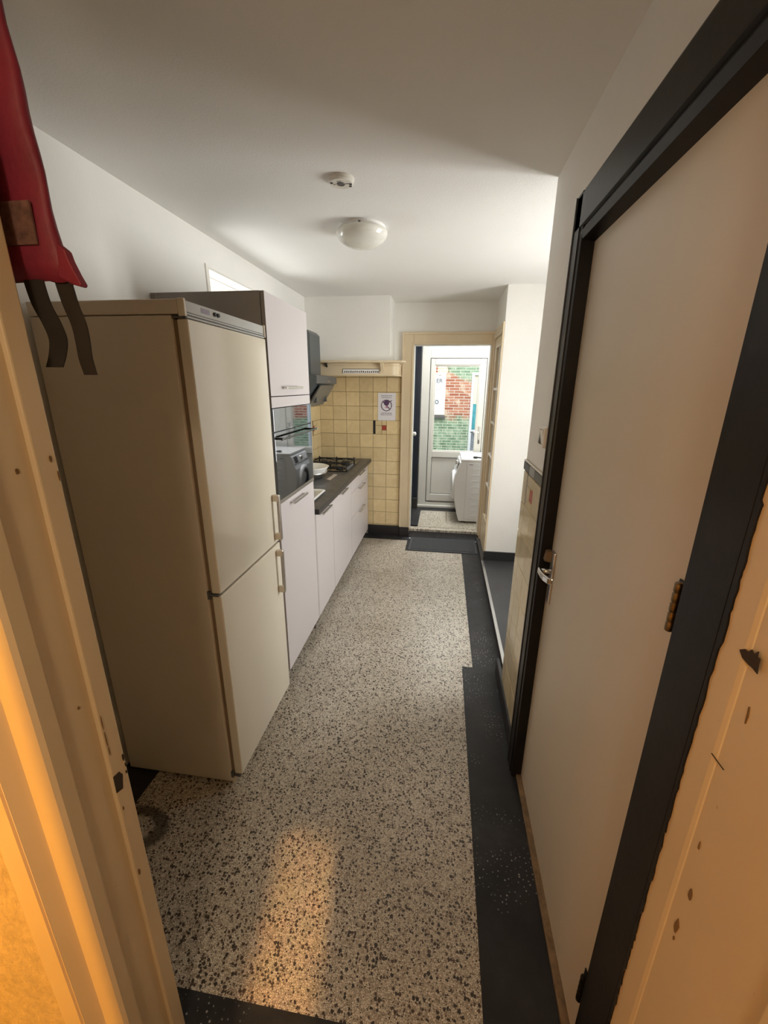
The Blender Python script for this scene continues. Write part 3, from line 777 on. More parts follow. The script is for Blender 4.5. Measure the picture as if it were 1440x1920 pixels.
obj('window_frame', bm, 'white_board', t, .006)
obj('teal_panel', bx(.50, .80, BY - .02, BY, 1.02, 1.46), 'teal', t)
obj('grey_panel', bx(.50, .80, BY - .02, BY, .36, 1.02), 'slate', t)
obj('brick_view', bx(.50, .80, BY - .015, BY, 1.46, 1.945), 'eaves', t)
obj('glazing_bar', bx(.50, .80, BY - .05, BY, .97, 1.01), 'white_board', t, .004)

# ------------------------------------------------------------------ kitchen furniture
FXF = -.85                      # plane of the cabinet fronts
ZB, ZT = .09, 2.168

def bar_handle(parent, x, y0, y1, z, mat='steel', r=.006):
    """horizontal bar handle with two posts, standing out from the front at x"""
    bm = BM(); box(bm, x + .020, x + .031, y0, y1, z - r, z + r)
    box(bm, x - .001, x + .024, y0 + .012, y0 + .024, z - .005, z + .005); box(bm, x - .001, x + .024, y1 - .024, y1 - .012, z - .005, z + .005)
    return obj('handle', bm, mat, parent, .002)

# tall oven cabinet
TY0, TY1 = 2.0, 2.607
t = thing('tall_cabinet', (-1.14, 2.3, 0), 'tall grey sided oven cabinet behind the fridge', 'cabinet')
bm = BM()
frame_yz(bm, TY0, TY1, 0, ZT, .018, .018, 0, .018, XL + .022, FXF - .022)
box(bm, XL + .022, FXF - .022, TY0 + .018, TY1 - .018, 1.648, 1.663); box(bm, XL + .022, FXF - .03, TY0 + .018, TY1 - .018, 1.10, 1.118); box(bm, XL + .004, XL + .0215, TY0, TY1, 0, ZT)
obj('carcass', bm, 'taupe', t)
def front(name, parent, y0, y1, z0, z1, mat='front'):
    o = obj(name, bx(FXF - .0185, FXF, y0 + .0015, y1 - .0015, z0, z1), [mat, 'taupe'], parent, .0012)
    return o
u = front('upper_door', t, TY0, TY1, 1.697, ZT)
# grey edge banding on the side of the door nearest the viewer
obj('edge_band', bx(FXF - .0182, FXF - .0008, TY0 + .0004, TY0 + .0018, 1.698, ZT - .001), 'taupe', u)
bar_handle(u, FXF, 2.15, 2.40, 1.738)
f2 = front('filler_panel', t, TY0, TY1, 1.640, 1.693)
obj('edge_band', bx(FXF - .0182, FXF - .0008, TY0 + .0004, TY0 + .0018, 1.641, 1.692), 'taupe', f2)
l = front('lower_door', t, TY0, TY1, ZB, 1.135)
bar_handle(l, FXF, 2.165, 2.40, 1.105)
obj('plinth', bx(FXF - .07, FXF - .055, TY0, TY1, 0, ZB), 'edge_dark', t)

t = thing('built_in_oven', (-1.1, 2.3, 1.14), 'black mirrored built in oven in the tall cabinet', 'oven')
OX = FXF + .004
obj('body', bx(XL + .05, FXF - .02, TY0 + .02, TY1 - .02, 1.145, 1.633), 'dark_grey', t)
cp = obj('control_panel', bx(FXF - .02, OX, TY0 + .002, TY1 - .010, 1.522, 1.637), 'oven_glass', t, .001)
dr = obj('oven_door', bx(FXF - .02, OX, TY0 + .002, TY1 - .010, 1.162, 1.517), 'oven_glass', t, .001)
bm = BM(); box(bm, OX + .030, OX + .040, TY0 + .004, TY1 - .012, 1.480, 1.491)
oh = obj('handle', bm, 'handle_black', dr, .003)
obj('handle_end', bx(OX + .029, OX + .041, TY1 - .012, TY1 + .006, 1.479, 1.492), 'steel', oh, .002)
for y in (TY0 + .03, TY1 - .05): obj('handle_post', bx(OX - .001, OX + .0295, y, y + .02, 1.480, 1.491), 'handle_black', oh, .002)
obj('steel_edge', bx(FXF - .02, OX + .001, TY1 - .010, TY1 - .0035, 1.162, 1.637), 'steel', t, .001)
obj('trim_strip', bx(FXF - .02, OX + .002, TY0 + .002, TY1 - .004, 1.140, 1.160), 'steel', t, .001)

# base cabinets
def base_unit(y0, y1, label, top=.896):
    t = thing('base_cabinet', (-1.14, (y0 + y1) / 2, 0), label, 'cabinet', 'base cabinets under the worktop')
    bm = frame_yz(BM(), y0, y1, ZB, top, .016, .016, .016, 0, XL + .021, FXF - .02); box(bm, XL + .006, XL + .0205, y0, y1, ZB, top)
    obj('carcass', bm, 'front', t)
    obj('plinth', bx(FXF - .07, FXF - .055, y0, y1, 0, ZB), 'edge_dark', t)
    return t
u1 = base_unit(2.612, 3.075, 'white base cabinet with one door next to the tall oven cabinet', .782)
d1 = front('door', u1, 2.63, 3.075, ZB, .893); bar_handle(d1, FXF, 2.72, 2.965, .866)
front('filler_strip', u1, 2.612, 2.63, ZB, .893)
u2 = base_unit(3.077, 3.748, 'wider white base cabinet with one door in the middle of the run', .782)
d2 = front('door', u2, 3.077, 3.748, ZB, .893); bar_handle(d2, FXF, 3.295, 3.525, .866)
u3 = base_unit(3.75, 4.64, 'white base cabinet with three drawers at the tiled wall')
for a, b, hz_ in ((.748, .893, .868), (.495, .744, .728), (ZB, .491, .474)):
    dw = front('drawer', u3, 3.75, 4.64, a, b); bar_handle(dw, FXF, 4.075, 4.36, hz_)

# worktop with sink cut-out
SX0, SX1, SY0, SY1 = -1.33, -.915, 2.68, 3.14
WT0, WT1, WX = .897, .935, -.822
t = thing('worktop', (-1.12, 3.66, .9), 'dark grey slate patterned worktop along the left wall', 'worktop')
bm = BM()
box(bm, XL + .012, WX, SY1 - .012, YB - .012, WT0, WT1); box(bm, XL + .012, WX, 2.609, SY0 + .012, WT0, WT1)
box(bm, XL + .012, SX0 + .012, SY0 + .012, SY1 - .012, WT0, WT1); box(bm, SX1 - .012, WX, SY0 + .012, SY1 - .012, WT0, WT1)
obj('slab', bm, 'worktop', t)
bm = BM(); box(bm, WX, WX + .004, 2.607, YB - .012, WT0, WT1 - .003)
obj('front_edge', bm, 'worktop_edge', t, .001)
obj('end_cap', bx(-.88, WX + .004, 2.6075, 2.6095, WT0, WT1 - .002), 'iron', t)

t = thing('sink', (-1.12, 2.91, .8), 'white enamel sink let into the worktop beside the tall cabinet', 'sink')
def rrect(x0, x1, y0, y1, r, n=6):
    pts = []
    for cx, cy, a0 in ((x1 - r, y1 - r, 0), (x0 + r, y1 - r, 90), (x0 + r, y0 + r, 180), (x1 - r, y0 + r, 270)):
        for i in range(n + 1):
            a = math.radians(a0 + 90 * i / n); pts.append((cx + r * math.cos(a), cy + r * math.sin(a)))
    return pts
def loft(bm, loops, cap0=False, cap1=False):
    R = [[bm.verts.new(p) for p in lp] for lp in loops]
    n = len(R[0])
    for a, b in zip(R, R[1:]):
        for i in range(n): bm.faces.new((a[i], a[(i + 1) % n], b[(i + 1) % n], b[i]))
    if cap0: bm.faces.new(R[0][::-1])
    if cap1: bm.faces.new(R[-1])
    bmesh.ops.recalc_face_normals(bm, faces=bm.faces[:]); return bm
def L3(x0, x1, y0, y1, r, z): return [(px, py, z) for px, py in rrect(x0, x1, y0, y1, r)]
bm = BM(); loft(bm, [L3(SX0, SX1, SY0, SY1, .05, WT1 + .0005), L3(SX0, SX1, SY0, SY1, .05, WT1 + .010), L3(SX0 + .025, SX1 - .025, SY0 + .025, SY1 - .025, .045, WT1 + .010), L3(SX0 + .035, SX1 - .035, SY0 + .035, SY1 - .035, .05, WT1 - .004), L3(SX0 + .05, SX1 - .05, SY0 + .05, SY1 - .05, .06, .80), L3(SX0 + .08, SX1 - .08, SY0 + .08, SY1 - .08, .06, .79)], False, True)
obj('basin', bm, 'enamel', t, smooth=True)
bm = BM(); tube(bm, [(p[0], p[1], WT1 + .0045) for p in rrect(SX0 - .002, SX1 + .002, SY0 - .002, SY1 + .002, .052)], .004, 6, True)
obj('rim_seal', bm, 'dark_grey', t)
bm = BM(); lathe(bm, [(.001, .793), (.03, .793), (.034, .791)], ((SX0 + SX1) / 2, (SY0 + SY1) / 2, 0), 20, 'z', False); obj('drain', bm, 'chrome', t)

# bowls
bc = (-1.195, 3.585)
t = tag(obj('steel_bowl', lathe(BM(), [(.085, WT1 + .001), (.105, WT1 + .006), (.150, WT1 + .045), (.158, WT1 + .062), (.152, WT1 + .062), (.10, WT1 + .012), (.001, WT1 + .008)], (*bc, 0), 40, 'z', False), 'steel', None, smooth=True), 'steel bowl on the worktop with a white bowl nested in it', 'bowl', 'nested bowls on the worktop')
t = tag(obj('white_bowl', lathe(BM(), [(.08, WT1 + .018), (.10, WT1 + .022), (.145, WT1 + .056), (.164, WT1 + .098), (.172, WT1 + .106), (.166, WT1 + .108), (.155, WT1 + .10), (.135, WT1 + .062), (.09, WT1 + .03), (.001, WT1 + .028)], (*bc, 0), 44, 'z', False), 'enamel', None, smooth=True), 'round white bowl nested in a steel bowl in front of the hob', 'bowl', 'nested bowls on the worktop')
bm = BM(); prism(bm, [(-.988, 3.50), (-1.026, 3.525), (-1.02, 3.77), (-.982, 3.745)], 'z', WT1 + .0008, WT1 + .004)
tag(obj('beige_strip', bm, 'pale_beige'), 'small flat beige strip lying on the worktop by the bowls', 'strip')  # thin flat beige piece on the worktop

# gas hob
HX0, HX1, HY0, HY1 = -1.385, -.917, 3.885, 4.46
t = thing('gas_hob', (-1.15, 4.17, WT1), 'black gas hob with cast iron pan supports by the tiled corner', 'hob')
obj('hob_plate', bx(HX0, HX1, HY0, HY1, WT1 + .001, WT1 + .008), 'hob', t, .003)
for i, (bx_, by_, r) in enumerate(((-1.27, 4.03, .045), (-1.27, 4.32, .036), (-1.04, 4.03, .03), (-1.04, 4.32, .045))):
    bm = BM(); lathe(bm, [(r * 1.15, WT1 + .008), (r * 1.15, WT1 + .018), (r * .95, WT1 + .02), (r * .95, WT1 + .027), (r * .6, WT1 + .031), (.001, WT1 + .031)], (bx_, by_, 0), 24, 'z', False)
    obj('burner', bm, 'iron', t, smooth=True)
for (y0, y1) in ((HY0 + .02, 4.165), (4.18, HY1 - .02)):
    bm = BM(); zt = WT1 + .052; x0, x1 = HX0 + .02, HX1 - .02 - .03
    tube(bm, [(x0, y0, zt - .012), (x1, y0, zt - .012), (x1, y1, zt - .012), (x0, y1, zt - .012)], .0065, 6, True)
    for bxc in (-1.27, -1.04):
        cy = (y0 + y1) / 2
        for dx, dy in ((1, 0), (-1, 0), (0, 1), (0, -1)):
            ex = bxc + dx * .11; ey = cy + dy * (y1 - y0) / 2
            tube(bm, [(ex, ey, zt - .012), (bxc + dx * .075, cy + dy * .09, zt), (bxc + dx * .022, cy + dy * .022, zt)], .0055, 6)
    for x in (x0, x1, (x0 + x1) / 2):
        for y in (y0, y1): box(bm, x - .006, x + .006, y - .006, y + .006, WT1 + .008, zt + .004)
    obj('pan_support', bm, 'iron', t)
for k in range(4):
    bm = BM(); lathe(bm, [(.017, WT1 + .008), (.016, WT1 + .028), (.012, WT1 + .031), (.001, WT1 + .031)], (HX1 - .026, 4.0 + k * .075, 0), 18, 'z', False)
    obj('knob', bm, 'dark_grey', t, smooth=True)

# extractor hood
t = thing('extractor_hood', (-1.3, 3.9, 1.56), 'slanted graphite extractor hood on the left wall above the hob', 'extractor hood')
bm = BM(); prism(bm, [(XL, 1.84), (-1.205, 1.84), (-1.205, 2.195), (-1.235, 2.225), (XL, 2.225)], 'y', 3.76, 4.07)
obj('chimney', bm, 'hood', t, .003)
bm = BM(); prism(bm, [(XL, 1.843), (-1.105, 1.838), (-1.098, 1.768), (-1.118, 1.762), (-1.255, 1.575), (-1.285, 1.555), (XL, 1.555)], 'y', 3.57, 4.245)
bd = obj('body', bm, 'hood', t, .003)
obj('lip_trim', bx(-1.100, -1.0965, 3.575, 4.24, 1.772, 1.834), 'dark_grey', bd)
obj('logo_plate', bx(-1.0966, -1.0955, 3.92, 4.0, 1.785, 1.795), 'steel', bd)
bm = BM(); prism(bm, [(-1.100, 1.756), (-1.088, 1.750), (-1.205, 1.570), (-1.218, 1.575)], 'y', 3.665, 4.115)
obj('flap_panel', bm, 'hood_panel', t, .002)
for y in (3.72, 4.04): obj('flap_hinge', bx(-1.20, -1.15, y, y + .02, 1.60, 1.70), 'dark_grey', t)

# mantel
t = thing('mantel_shelf', (-.95, 4.45, 1.85), 'cream wooden mantel shelf under the white chimney breast', 'shelf')
bm = BM(); prism(bm, [(XL + .003, 4.252), (-.435, 4.252), (-.405, 4.262), (-.40, 4.30), (-.475, 4.70), (XL + .003, 4.70)], 'z', 1.972, 1.994)
obj('shelf_board', bm, 'beige', t, .008)
bm = BM()
r = .07; xe = -.482
pts = [(XL + .003, 4.33)] + [(xe - r + r * math.sin(a * PI / 16), 4.33 + r - r * math.cos(a * PI / 16)) for a in range(9)] + [(xe, 4.68), (xe - .02, 4.68), (xe - .02, 4.40), (xe - .09, 4.35), (XL + .003, 4.35)]
prism(bm, pts, 'z', 1.862, 1.972)
ap = obj('apron', bm, 'beige', t)
bm = BM(); prism(bm, [(XL + .003, 4.322)] + [(xe + .006 - r + r * math.sin(a * PI / 16), 4.322 + r - r * math.cos(a * PI / 16)) for a in range(9)] + [(xe + .006, 4.68), (xe - .03, 4.68), (xe - .09, 4.352), (XL + .003, 4.352)], 'z', 1.849, 1.866)
obj('lower_moulding', bm, 'beige', ap, .003)
bm = BM(); prism(bm, [(XL + .003, 4.322)] + [(xe + .004 - r + r * math.sin(a * PI / 16), 4.322 + r - r * math.cos(a * PI / 16)) for a in range(9)] + [(xe + .004, 4.68), (xe - .03, 4.68), (xe - .09, 4.352), (XL + .003, 4.352)], 'z', 1.945, 1.973)
obj('upper_moulding', bm, 'beige', ap, .006)
for x in (-.655, -1.225):
    bm = BM(); prism(bm, [(4.329, 1.972), (4.262, 1.972), (4.268, 1.958), (4.318, 1.90), (4.329, 1.885)] if x > -1 else [(4.329, 1.972), (4.27, 1.972), (4.29, 1.958), (4.329, 1.93)], 'x', x, x + (.032 if x > -1 else .018))
    obj('bracket', bm, 'beige' if x > -1 else 'iron', t, .002)
vx0, vx1, vz0, vz1 = -1.046, -.672, 1.873, 1.912
bm = BM()
for a in ((vx0, vx1, vz1, vz1 + .004), (vx0 - .004, vx0, vz0, vz1), (vx1, vx1 + .004, vz0, vz1)): box(bm, a[0], a[1], 4.325, 4.331, a[2], a[3])
obj('vent_rim', bm, 'chip_dark', ap)
vg = obj('vent_grille', bx(vx0, vx1, 4.3265, 4.331, vz0, vz1), 'enamel', ap)
bm = BM(); rr = random.Random(3)
for k in range(17):
    x = vx0 + .014 + k * (vx1 - vx0 - .03) / 16
    prism(bm, [(x, vz0 + .004), (x + .011, vz0 + .008 + rr.uniform(0, .004)), (x + .008, vz0 + .022 + rr.uniform(0, .008)), (x - .001, vz0 + .016)], 'y', 4.3245, 4.327)
obj('vent_slot', bm, 'chip_dark', vg)

# paper notice
px0, px1, pz0, pz1 = -.741, -.541, 1.377, 1.678
PY = YB - .0115
t = thing('paper_sign', (-.64, PY, pz0), 'white printed notice taped to the yellow tiles left of the far doorway', 'notice')
bm = BM(); nx, nz = 8, 10; V = [[bm.verts.new((px0 + (px1 - px0) * i / nx, PY - .001 * math.sin(i * 1.1) * math.cos(k * .9) - (.006 if (i == nx and k == 0) else 0), pz0 + (pz1 - pz0) * k / nz)) for i in range(nx + 1)] for k in range(nz + 1)]
for k in range(nz):
    for i in range(nx): bm.faces.new((V[k][i], V[k][i + 1], V[k + 1][i + 1], V[k + 1][i]))
sh = obj('sheet', bm, 'paper', t); so = sh.modifiers.new('thick', 'SOLIDIFY'); so.thickness = .0006
ccx, ccz, cr = -.644, 1.543, .058
IY = PY - .0024
bm = BM(); tube(bm, [(ccx + cr * math.cos(a * PI / 20), IY, ccz + cr * math.sin(a * PI / 20)) for a in range(40)], .0042, 6, True)
obj('prohibition_ring', bm, 'ink', t)
bm = BM(); tube(bm, [(ccx - cr * .7, IY, ccz + cr * .7), (ccx + cr * .7, IY, ccz - cr * .7)], .0045, 6)
obj('prohibition_bar', bm, 'ink', t)
bm = BM(); lathe(bm, [(.030, 0), (.030, -.0012)], (ccx, IY + .001, ccz + .026), 20, 'y'); tube(bm, [(ccx + .02, IY, ccz + .03), (ccx + .062, IY, ccz + .056)], .0038, 6)
obj('pan_symbol', bm, 'ink', t)
bm = BM(); prism(bm, [(ccx - .02, ccz - .028), (ccx + .02, ccz - .03), (ccx + .002, ccz + .002)], 'y', IY + .0008, IY - .0003)
obj('flame_symbol', bm, 'ink_red', t)
rr = random.Random(11)
for z, x0, x1 in ((1.648, -.705, -.582), (1.628, -.700, -.592), (1.458, -.706, -.585), (1.441, -.710, -.580)):
    x = x0; bm = BM()
    while x < x1:
        wdt = rr.uniform(.008, .022); box(bm, x, min(x + wdt, x1), PY - .0022, PY - .0012, z - .004, z + .004); x += wdt + .005
    obj('text_line', bm, 'ink_grey', t)

# fridge-freezer
RX0, RX1, RY0, RY1 = -1.392, -.878, 1.318, 1.925
FF = -.828
t = thing('fridge_freezer', (-1.12, 1.62, 0), 'tall cream fridge freezer at the front left of the kitchen', 'fridge')
obj('body', bx(RX0, RX1, RY0, RY1, .012, 1.962), 'fridge_side', t, .004)
obj('top_cap', bx(RX0, FF - .022, RY0 - .003, RY1 + .003, 1.964, 2.008), 'fridge_side', t, .004)
pn = obj('control_panel', bx(FF - .022, FF - .004, RY0 + .010, RY1 - .004, 1.972, 2.006), 'fridge_panel', t, .002)
for a, b in ((RY0 - .002, RY0 + .0095), (RY1 - .003, RY1 + .004)): obj('panel_end', bx(FF - .0215, FF + .002, a, b, 1.958, 2.010), 'fridge', pn, .002)
bm = BM(); box(bm, FF - .022, FF - .006, RY0 + .010, RY1 - .006, 1.953, 1.972); 
obj('vent_strip', bm, 'dark_grey', pn)
bm = BM(); box(bm, FF - .01, FF - .002, RY0 + .012, RY1 - .006, 1.9645, 1.9695); box(bm, FF - .01, FF - .001, RY0 + .012, RY1 - .006, 1.9545, 1.960)
obj('vent_louvre', bm, 'fridge_panel', pn, .001)
for y in (1.505, 1.528): obj('control_knob', lathe(BM(), [(.007, -.002), (.007, .006)], (FF - .004, y, 1.990), 12, 'x'), 'iron', pn)
bm = BM(); box(bm, FF - .005, FF - .0035, 1.42, 1.475, 1.982, 1.998); obj('badge', bm, 'ink_grey', pn)
ud = obj('upper_door', bx(RX1 + .012, FF, RY0 + .010, RY1 + .004, .968, 1.952), 'fridge', t, .005, seg=3)
ld = obj('lower_door', bx(RX1 + .012, FF, RY0 + .010, RY1 + .004, .052, .957), 'fridge', t, .005, seg=3)
obj('gasket', bx(RX1 - .001, RX1 + .013, RY0 + .012, RY1, .972, 1.948), 'gasket', ud)
obj('gasket', bx(RX1 - .001, RX1 + .013, RY0 + .012, RY1, .058, .953), 'gasket', ld)
bm = BM(); box(bm, RX1 - .004, FF - .008, RY0 + .004, RY0 + .035, .9575, .9675); box(bm, RX1 - .012, RX1 + .010, RY0 + .001, RY0 + .012, .945, .98)
obj('middle_hinge', bm, 'dark_grey', t, .001)
bm = BM(); box(bm, RX1 - .004, FF - .008, RY0 + .004, RY0 + .035, .0415, .0515); box(bm, RX1 - .006, RX1 + .010, RY0 + .001, RY0 + .012, .035, .07)
obj('lower_hinge', bm, 'dark_grey', t, .001)
bm = BM(); box(bm, RX1 - .006, FF - .012, RY0 + .004, RY0 + .035, 1.9525, 1.960)
obj('upper_hinge', bm, 'dark_grey', t, .001)
bm = BM(); prism(bm, [(RX1, .001), (RX1, .05), (RX1 + .028, .044), (RX1 + .012, .008)], 'y', RY0 + .004, RY1 - .004)
obj('kick_strip', bm, 'fridge_side', t, .001)
def loop_handle(parent, y, z0, z1):
    bm = BM(); x = FF
    box(bm, x + .028, x + .037, y - .010, y + .010, z0, z1)
    hh = obj('handle', bm, 'steel', parent, .004)
    for a, b in ((z0, z0 + .034), (z1 - .034, z1)):
        bm = BM(); box(bm, x - .001, x + .034, y - .012, y + .012, a, b)
        obj('handle_post', bm, 'fridge_side', hh, .005)
loop_handle(ud, RY1 - .045, .990, 1.228)
loop_handle(ld, RY1 - .045, .690, .932)

# ---- ceiling fittings
t = thing('ceiling_lamp', (-.497, 2.565, ZC), 'round opal glass dome lamp on the ceiling', 'ceiling lamp')
bm = BM(); lathe(bm, [(.128, ZC), (.128, ZC - .016), (.120, ZC - .022), (.001, ZC - .022)], (-.497, 2.565, 0), 48, 'z', False)
obj('base_ring', bm, 'plastic_white', t, smooth=False)
bm = BM(); prof = [(.134, ZC - .018)] + [(.142 * math.cos(a * PI / 24), ZC - .026 - .078 * math.sin(a * PI / 24)) for a in range(13)]
prof[-1] = (.001, prof[-1][1]); lathe(bm, prof, (-.497, 2.565, 0), 48, 'z', False)
obj('glass_dome', bm, 'lamp_glass', t, smooth=True)
for a in (0.6, 2.7, 4.8): bm = BM(); box(bm, -.497 + .13 * math.cos(a) - .006, -.497 + .13 * math.cos(a) + .006, 2.565 + .13 * math.sin(a) - .006, 2.565 + .13 * math.sin(a) + .006, ZC - .030, ZC - .012); obj('clip', bm, 'dark_grey', t, .001)
t = thing('smoke_detector', (-.479, 2.015, ZC), 'small flat round smoke detector on the ceiling', 'smoke detector')
bm = BM(); lathe(bm, [(.056, ZC), (.056, ZC - .006), (.053, ZC - .008), (.053, ZC - .014), (.047, ZC - .019), (.001, ZC - .019)], (-.479, 2.015, 0), 40, 'z', False)
obj('housing', bm, 'detector', t)
bm = BM(); lathe(bm, [(.018, ZC - .019), (.016, ZC - .0215), (.001, ZC - .0215)], (-.479, 2.015, 0), 20, 'z', False); obj('test_button', bm, 'dark_grey', t)
for a, r in ((.15, .040), (.6, .043), (3.5, .040)): bm = BM(); lathe(bm, [(.006, ZC - .019), (.006, ZC - .0205), (.001, ZC - .0205)], (-.479 + r * math.cos(a), 2.015 + r * math.sin(a), 0), 10, 'z', False); obj('sensor_hole', bm, 'iron', t)
for q in ((-.512, -.503, 2.013, 2.017), (-.462, -.444, 2.013, 2.018), (-.492, -.472, 1.988, 1.991)): obj('marking', bx(*q, ZC - .0198, ZC - .0188), 'dark_grey', t)

# ---- light switch on the pier
t = thing('light_switch', (XR - .015, 1.765, 1.515), 'white surface mounted light switch beside the black door frame', 'light switch')
obj('back_box', bx(XR - .018, XR, 1.710, 1.806, 1.516, 1.600), 'plastic_white', t, .003)
obj('frame', frame_yz(BM(), 1.712, 1.804, 1.518, 1.598, .010, .010, .010, .010, XR - .024, XR - .0175), 'plastic_white', t, .002)
bm = BM(); prism(bm, [(XR - .0175, 1.530), (XR - .020, 1.530), (XR - .029, 1.586), (XR - .0175, 1.586)], 'y', 1.724, 1.770); obj('rocker', bm, 'plastic_white', t, .002)
bm = BM(); prism(bm, [(XR - .0175, 1.530), (XR - .027, 1.530), (XR - .020, 1.586), (XR - .0175, 1.586)], 'y', 1.773, 1.792); obj('rocker', bm, 'dark_grey', t, .002)

# ---- doormat
t = thing('doormat', (.06, 4.45, 0), 'dark rubber doormat in front of the far doorway step', 'doormat')
obj('mat_base', bx(-.325, .44, 4.245, 4.645, .0015, .008), 'mat_rim', t, .002)
obj('mat_pile', bx(-.30, .415, 4.27, 4.62, .008, .0125), 'mat', t, .002)

# ---- fire blanket pouch hanging just inside the near doorway
by = .645
t = thing('fire_blanket', (-.70, by, 1.9), 'red fire blanket pouch with two black pull straps hanging at the left doorway edge', 'fire blanket')
bm = BM()
nz = 18; W0 = -.86
loops = []
for k in range(nz + 1):
    z = 1.904 + k * (2.34 - 1.904) / nz
    xr = -.596 - .062 * (z - 1.93) + .002 * math.sin(k * 1.3)
    th = .011 + .002 * math.sin(k * .9) - (.006 if k == 0 else 0)
    lp = []
    for a in range(20):
        c, s = math.cos(2 * PI * a / 20), math.sin(2 * PI * a / 20)
        ux = math.copysign(abs(c) ** .3, c); uy = math.copysign(abs(s) ** .6, s)
        lp.append(((xr + W0) / 2 + ux * (xr - W0) / 2, by + uy * th, z + (.004 * math.sin(a * 1.7) if k == 0 else 0)))
    loops.append(lp)
loft(bm, loops, True, True)
obj('pouch', bm, 'red_cloth', t, smooth=True)
bm = BM(); tube(bm, [(-.72, by, 2.335), (-.72, by, 2.37), (-.715, by - .02, 2.385), (-.715, by - .046, 2.385)], .004, 8)
obj('hanging_loop', bm, 'steel', t, smooth=True)
bm = BM(); prism(bm, [(-.598, 1.955), (-.585, 1.945), (-.582, 1.932), (-.574, 1.912), (-.567, 1.898), (-.570, 1.894), (-.585, 1.898), (-.605, 1.908)], 'y', by - .008, by + .006)
obj('corner_flap', bm, 'red_cloth', t, .003)
obj('paper_label', bx(-.80, -.622, by - .0165, by - .0125, 1.951, 2.008), 'label', t, .0005)['label'] = 'creased printed label'
bm = BM(); box(bm, -.633, -.6225, by - .0172, by - .0160, 1.952, 2.007)
obj('label_border', bm, 'label', t)
def strap(pts, w0, w1, dxs=0):
    bm = BM(); rows = []
    P = [pts[0]] + list(pts) + [pts[-1]]; sm = []
    for i in range(1, len(P) - 2):          # smooth curve through the given points
        for k in range(4):
            q = k / 4; a, b, c, d = P[i - 1], P[i], P[i + 1], P[i + 2]
            sm.append(tuple(.5 * (2 * b[j] + (c[j] - a[j]) * q + (2 * a[j] - 5 * b[j] + 4 * c[j] - d[j]) * q * q + (3 * b[j] - a[j] - 3 * c[j] + d[j]) * q ** 3) for j in range(3)))
    pts = sm + [pts[-1]]
    n = len(pts)
    for i, (x, z, y) in enumerate(pts):
        w = w0 + (w1 - w0) * i / (n - 1)
        rows.append([bm.verts.new((x - w / 2, y, z)), bm.verts.new((x + w / 2, y + .002, z)), bm.verts.new((x + w / 2, y + .0045, z)), bm.verts.new((x - w / 2, y + .0025, z))])
    for a, b in zip(rows, rows[1:]):
        for i in range(4): bm.faces.new((a[i], a[(i + 1) % 4], b[(i + 1) % 4], b[i]))
    bm.faces.new(rows[0][::-1]); bm.faces.new(rows[-1])
    bmesh.ops.recalc_face_normals(bm, faces=bm.faces[:])
    return obj('pull_strap', bm, 'black_web', t)
strap([(-.656, 1.925, by - .004), (-.655, 1.905, by - .005), (-.651, 1.872, by - .004), (-.643, 1.845, by - .001), (-.641, 1.82, by + .003), (-.648, 1.796, by + .003), (-.656, 1.776, by)], .034, .030)
strap([(-.607, 1.925, by), (-.607, 1.905, by), (-.604, 1.872, by + .002), (-.597, 1.842, by + .003), (-.593, 1.815, by), (-.592, 1.79, by - .002), (-.590, 1.764, by)], .029, .022)

# ------------------------------------------------------------------ light
wld = bpy.data.worlds.new('sky'); S.world = wld; wld.use_nodes = True
bg = wld.node_tree.nodes['Background']; bg.inputs[0].default_value = (.86, .94, 1.0, 1); bg.inputs[1].default_value = 1.15

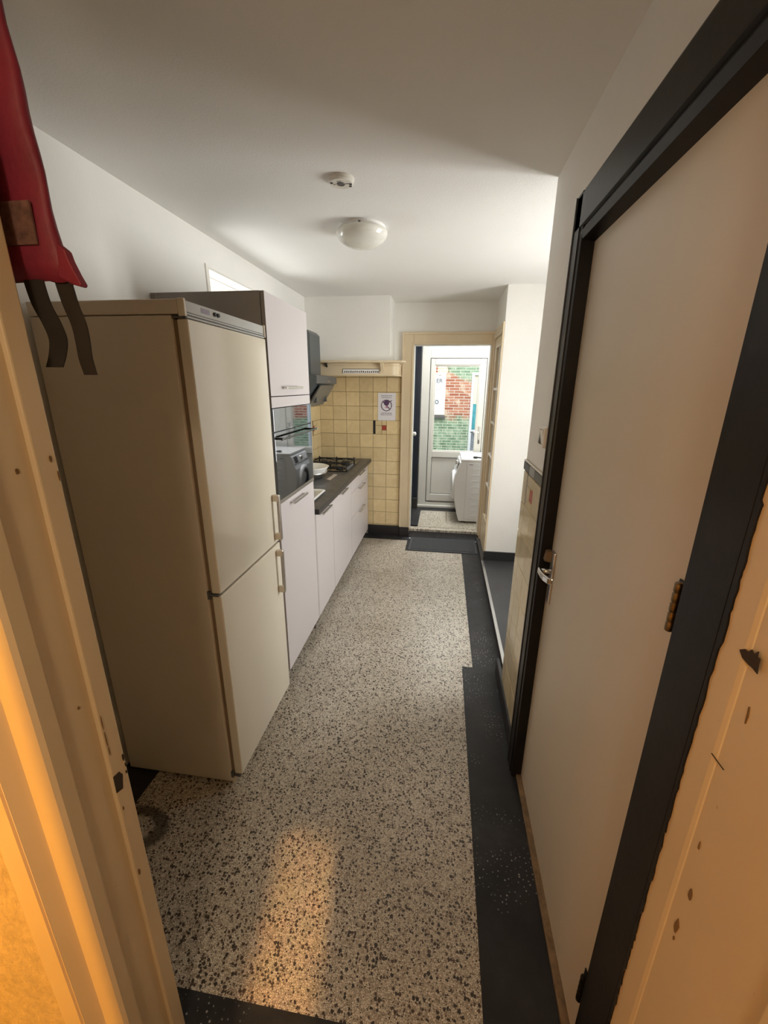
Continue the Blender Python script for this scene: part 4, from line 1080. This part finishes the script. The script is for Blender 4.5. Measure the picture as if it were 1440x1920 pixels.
def area(name, loc, target, sx, sy, power, color, spread=180):
    l = bpy.data.lights.new(name, 'AREA'); l.shape = 'RECTANGLE'; l.size = sx; l.size_y = sy; l.energy = power; l.color = color
    l.spread = math.radians(spread)
    o = bpy.data.objects.new(name, l); COL.objects.link(o); o.location = loc
    dv = Vector(target) - Vector(loc); o.rotation_euler = dv.to_track_quat('-Z', 'Y').to_euler()
    return o
DAY = (1., .99, .955)
area('daylight_alcove_window', (1.95, 2.80, 1.55), (0.0, 2.75, 1.85), .95, 1.4, 52, DAY, 150)
area('daylight_high_window', (-2.1, 3.0, 1.55), (-.2, 3.1, 2.45), .85, .8, 17, DAY)
area('utility_fill', (.30, 5.25, 3.7), (.25, 5.25, 0), 1.1, .7, 135, DAY)  # added overhead light, out of view, brightening the utility room
area('daylight_back_door', (.15, 6.1, 2.75), (-.1, 3.2, .6), .9, .3, 18, DAY)

l = bpy.data.lights.new('hall_lamp', 'POINT'); l.energy = 150; l.color = (1., .43, .03); l.shadow_soft_size = .010
o = bpy.data.objects.new('hall_lamp', l); COL.objects.link(o); o.location = (-2.0, -.20, 1.1)
l = bpy.data.lights.new('hall_warm_fill', 'POINT'); l.energy = 33; l.color = (1., .79, .54); l.shadow_soft_size = .15  # unseen warm fill added for general ambient from the hall
o = bpy.data.objects.new('hall_warm_fill', l); COL.objects.link(o); o.location = (-.1, -1.1, 2.2)
area('hall_lamp_beam', (-.16, -1.0, 1.5), (-.42, .86, 0), .20, .36, .25, (1., .44, .13), 2.5)

# ------------------------------------------------------------------ camera
yaw, pitch, roll, fpx = .139949903, .298370914, .00845196837, 767.239886
c, s = math.cos, math.sin
f = Vector((-s(yaw) * c(pitch), c(yaw) * c(pitch), -s(pitch)))
r = Vector((c(yaw), s(yaw), 0)); u = r.cross(f)
r2 = r * c(roll) + u * s(roll); u2 = -r * s(roll) + u * c(roll)
mt = Matrix(((r2.x, u2.x, -f.x, 0), (r2.y, u2.y, -f.y, 0), (r2.z, u2.z, -f.z, 1.75), (0, 0, 0, 1)))
cam = bpy.data.cameras.new('camera'); cam.sensor_fit = 'VERTICAL'; cam.sensor_height = 24; cam.sensor_width = 24
cam.lens = 24 * fpx / 1920; cam.clip_start = .02
co = bpy.data.objects.new('camera', cam); COL.objects.link(co); co.matrix_world = mt
S.camera = co
S.view_settings.view_transform = 'Standard'; S.view_settings.look = 'None'; S.view_settings.exposure = .12; S.view_settings.gamma = 1.
S.view_settings.use_curve_mapping = False
S.cycles.max_bounces = 10; S.cycles.diffuse_bounces = 6; S.cycles.glossy_bounces = 6; S.cycles.transparent_max_bounces = 12
S.cycles.use_denoising = True; S.cycles.sample_clamp_indirect = 6
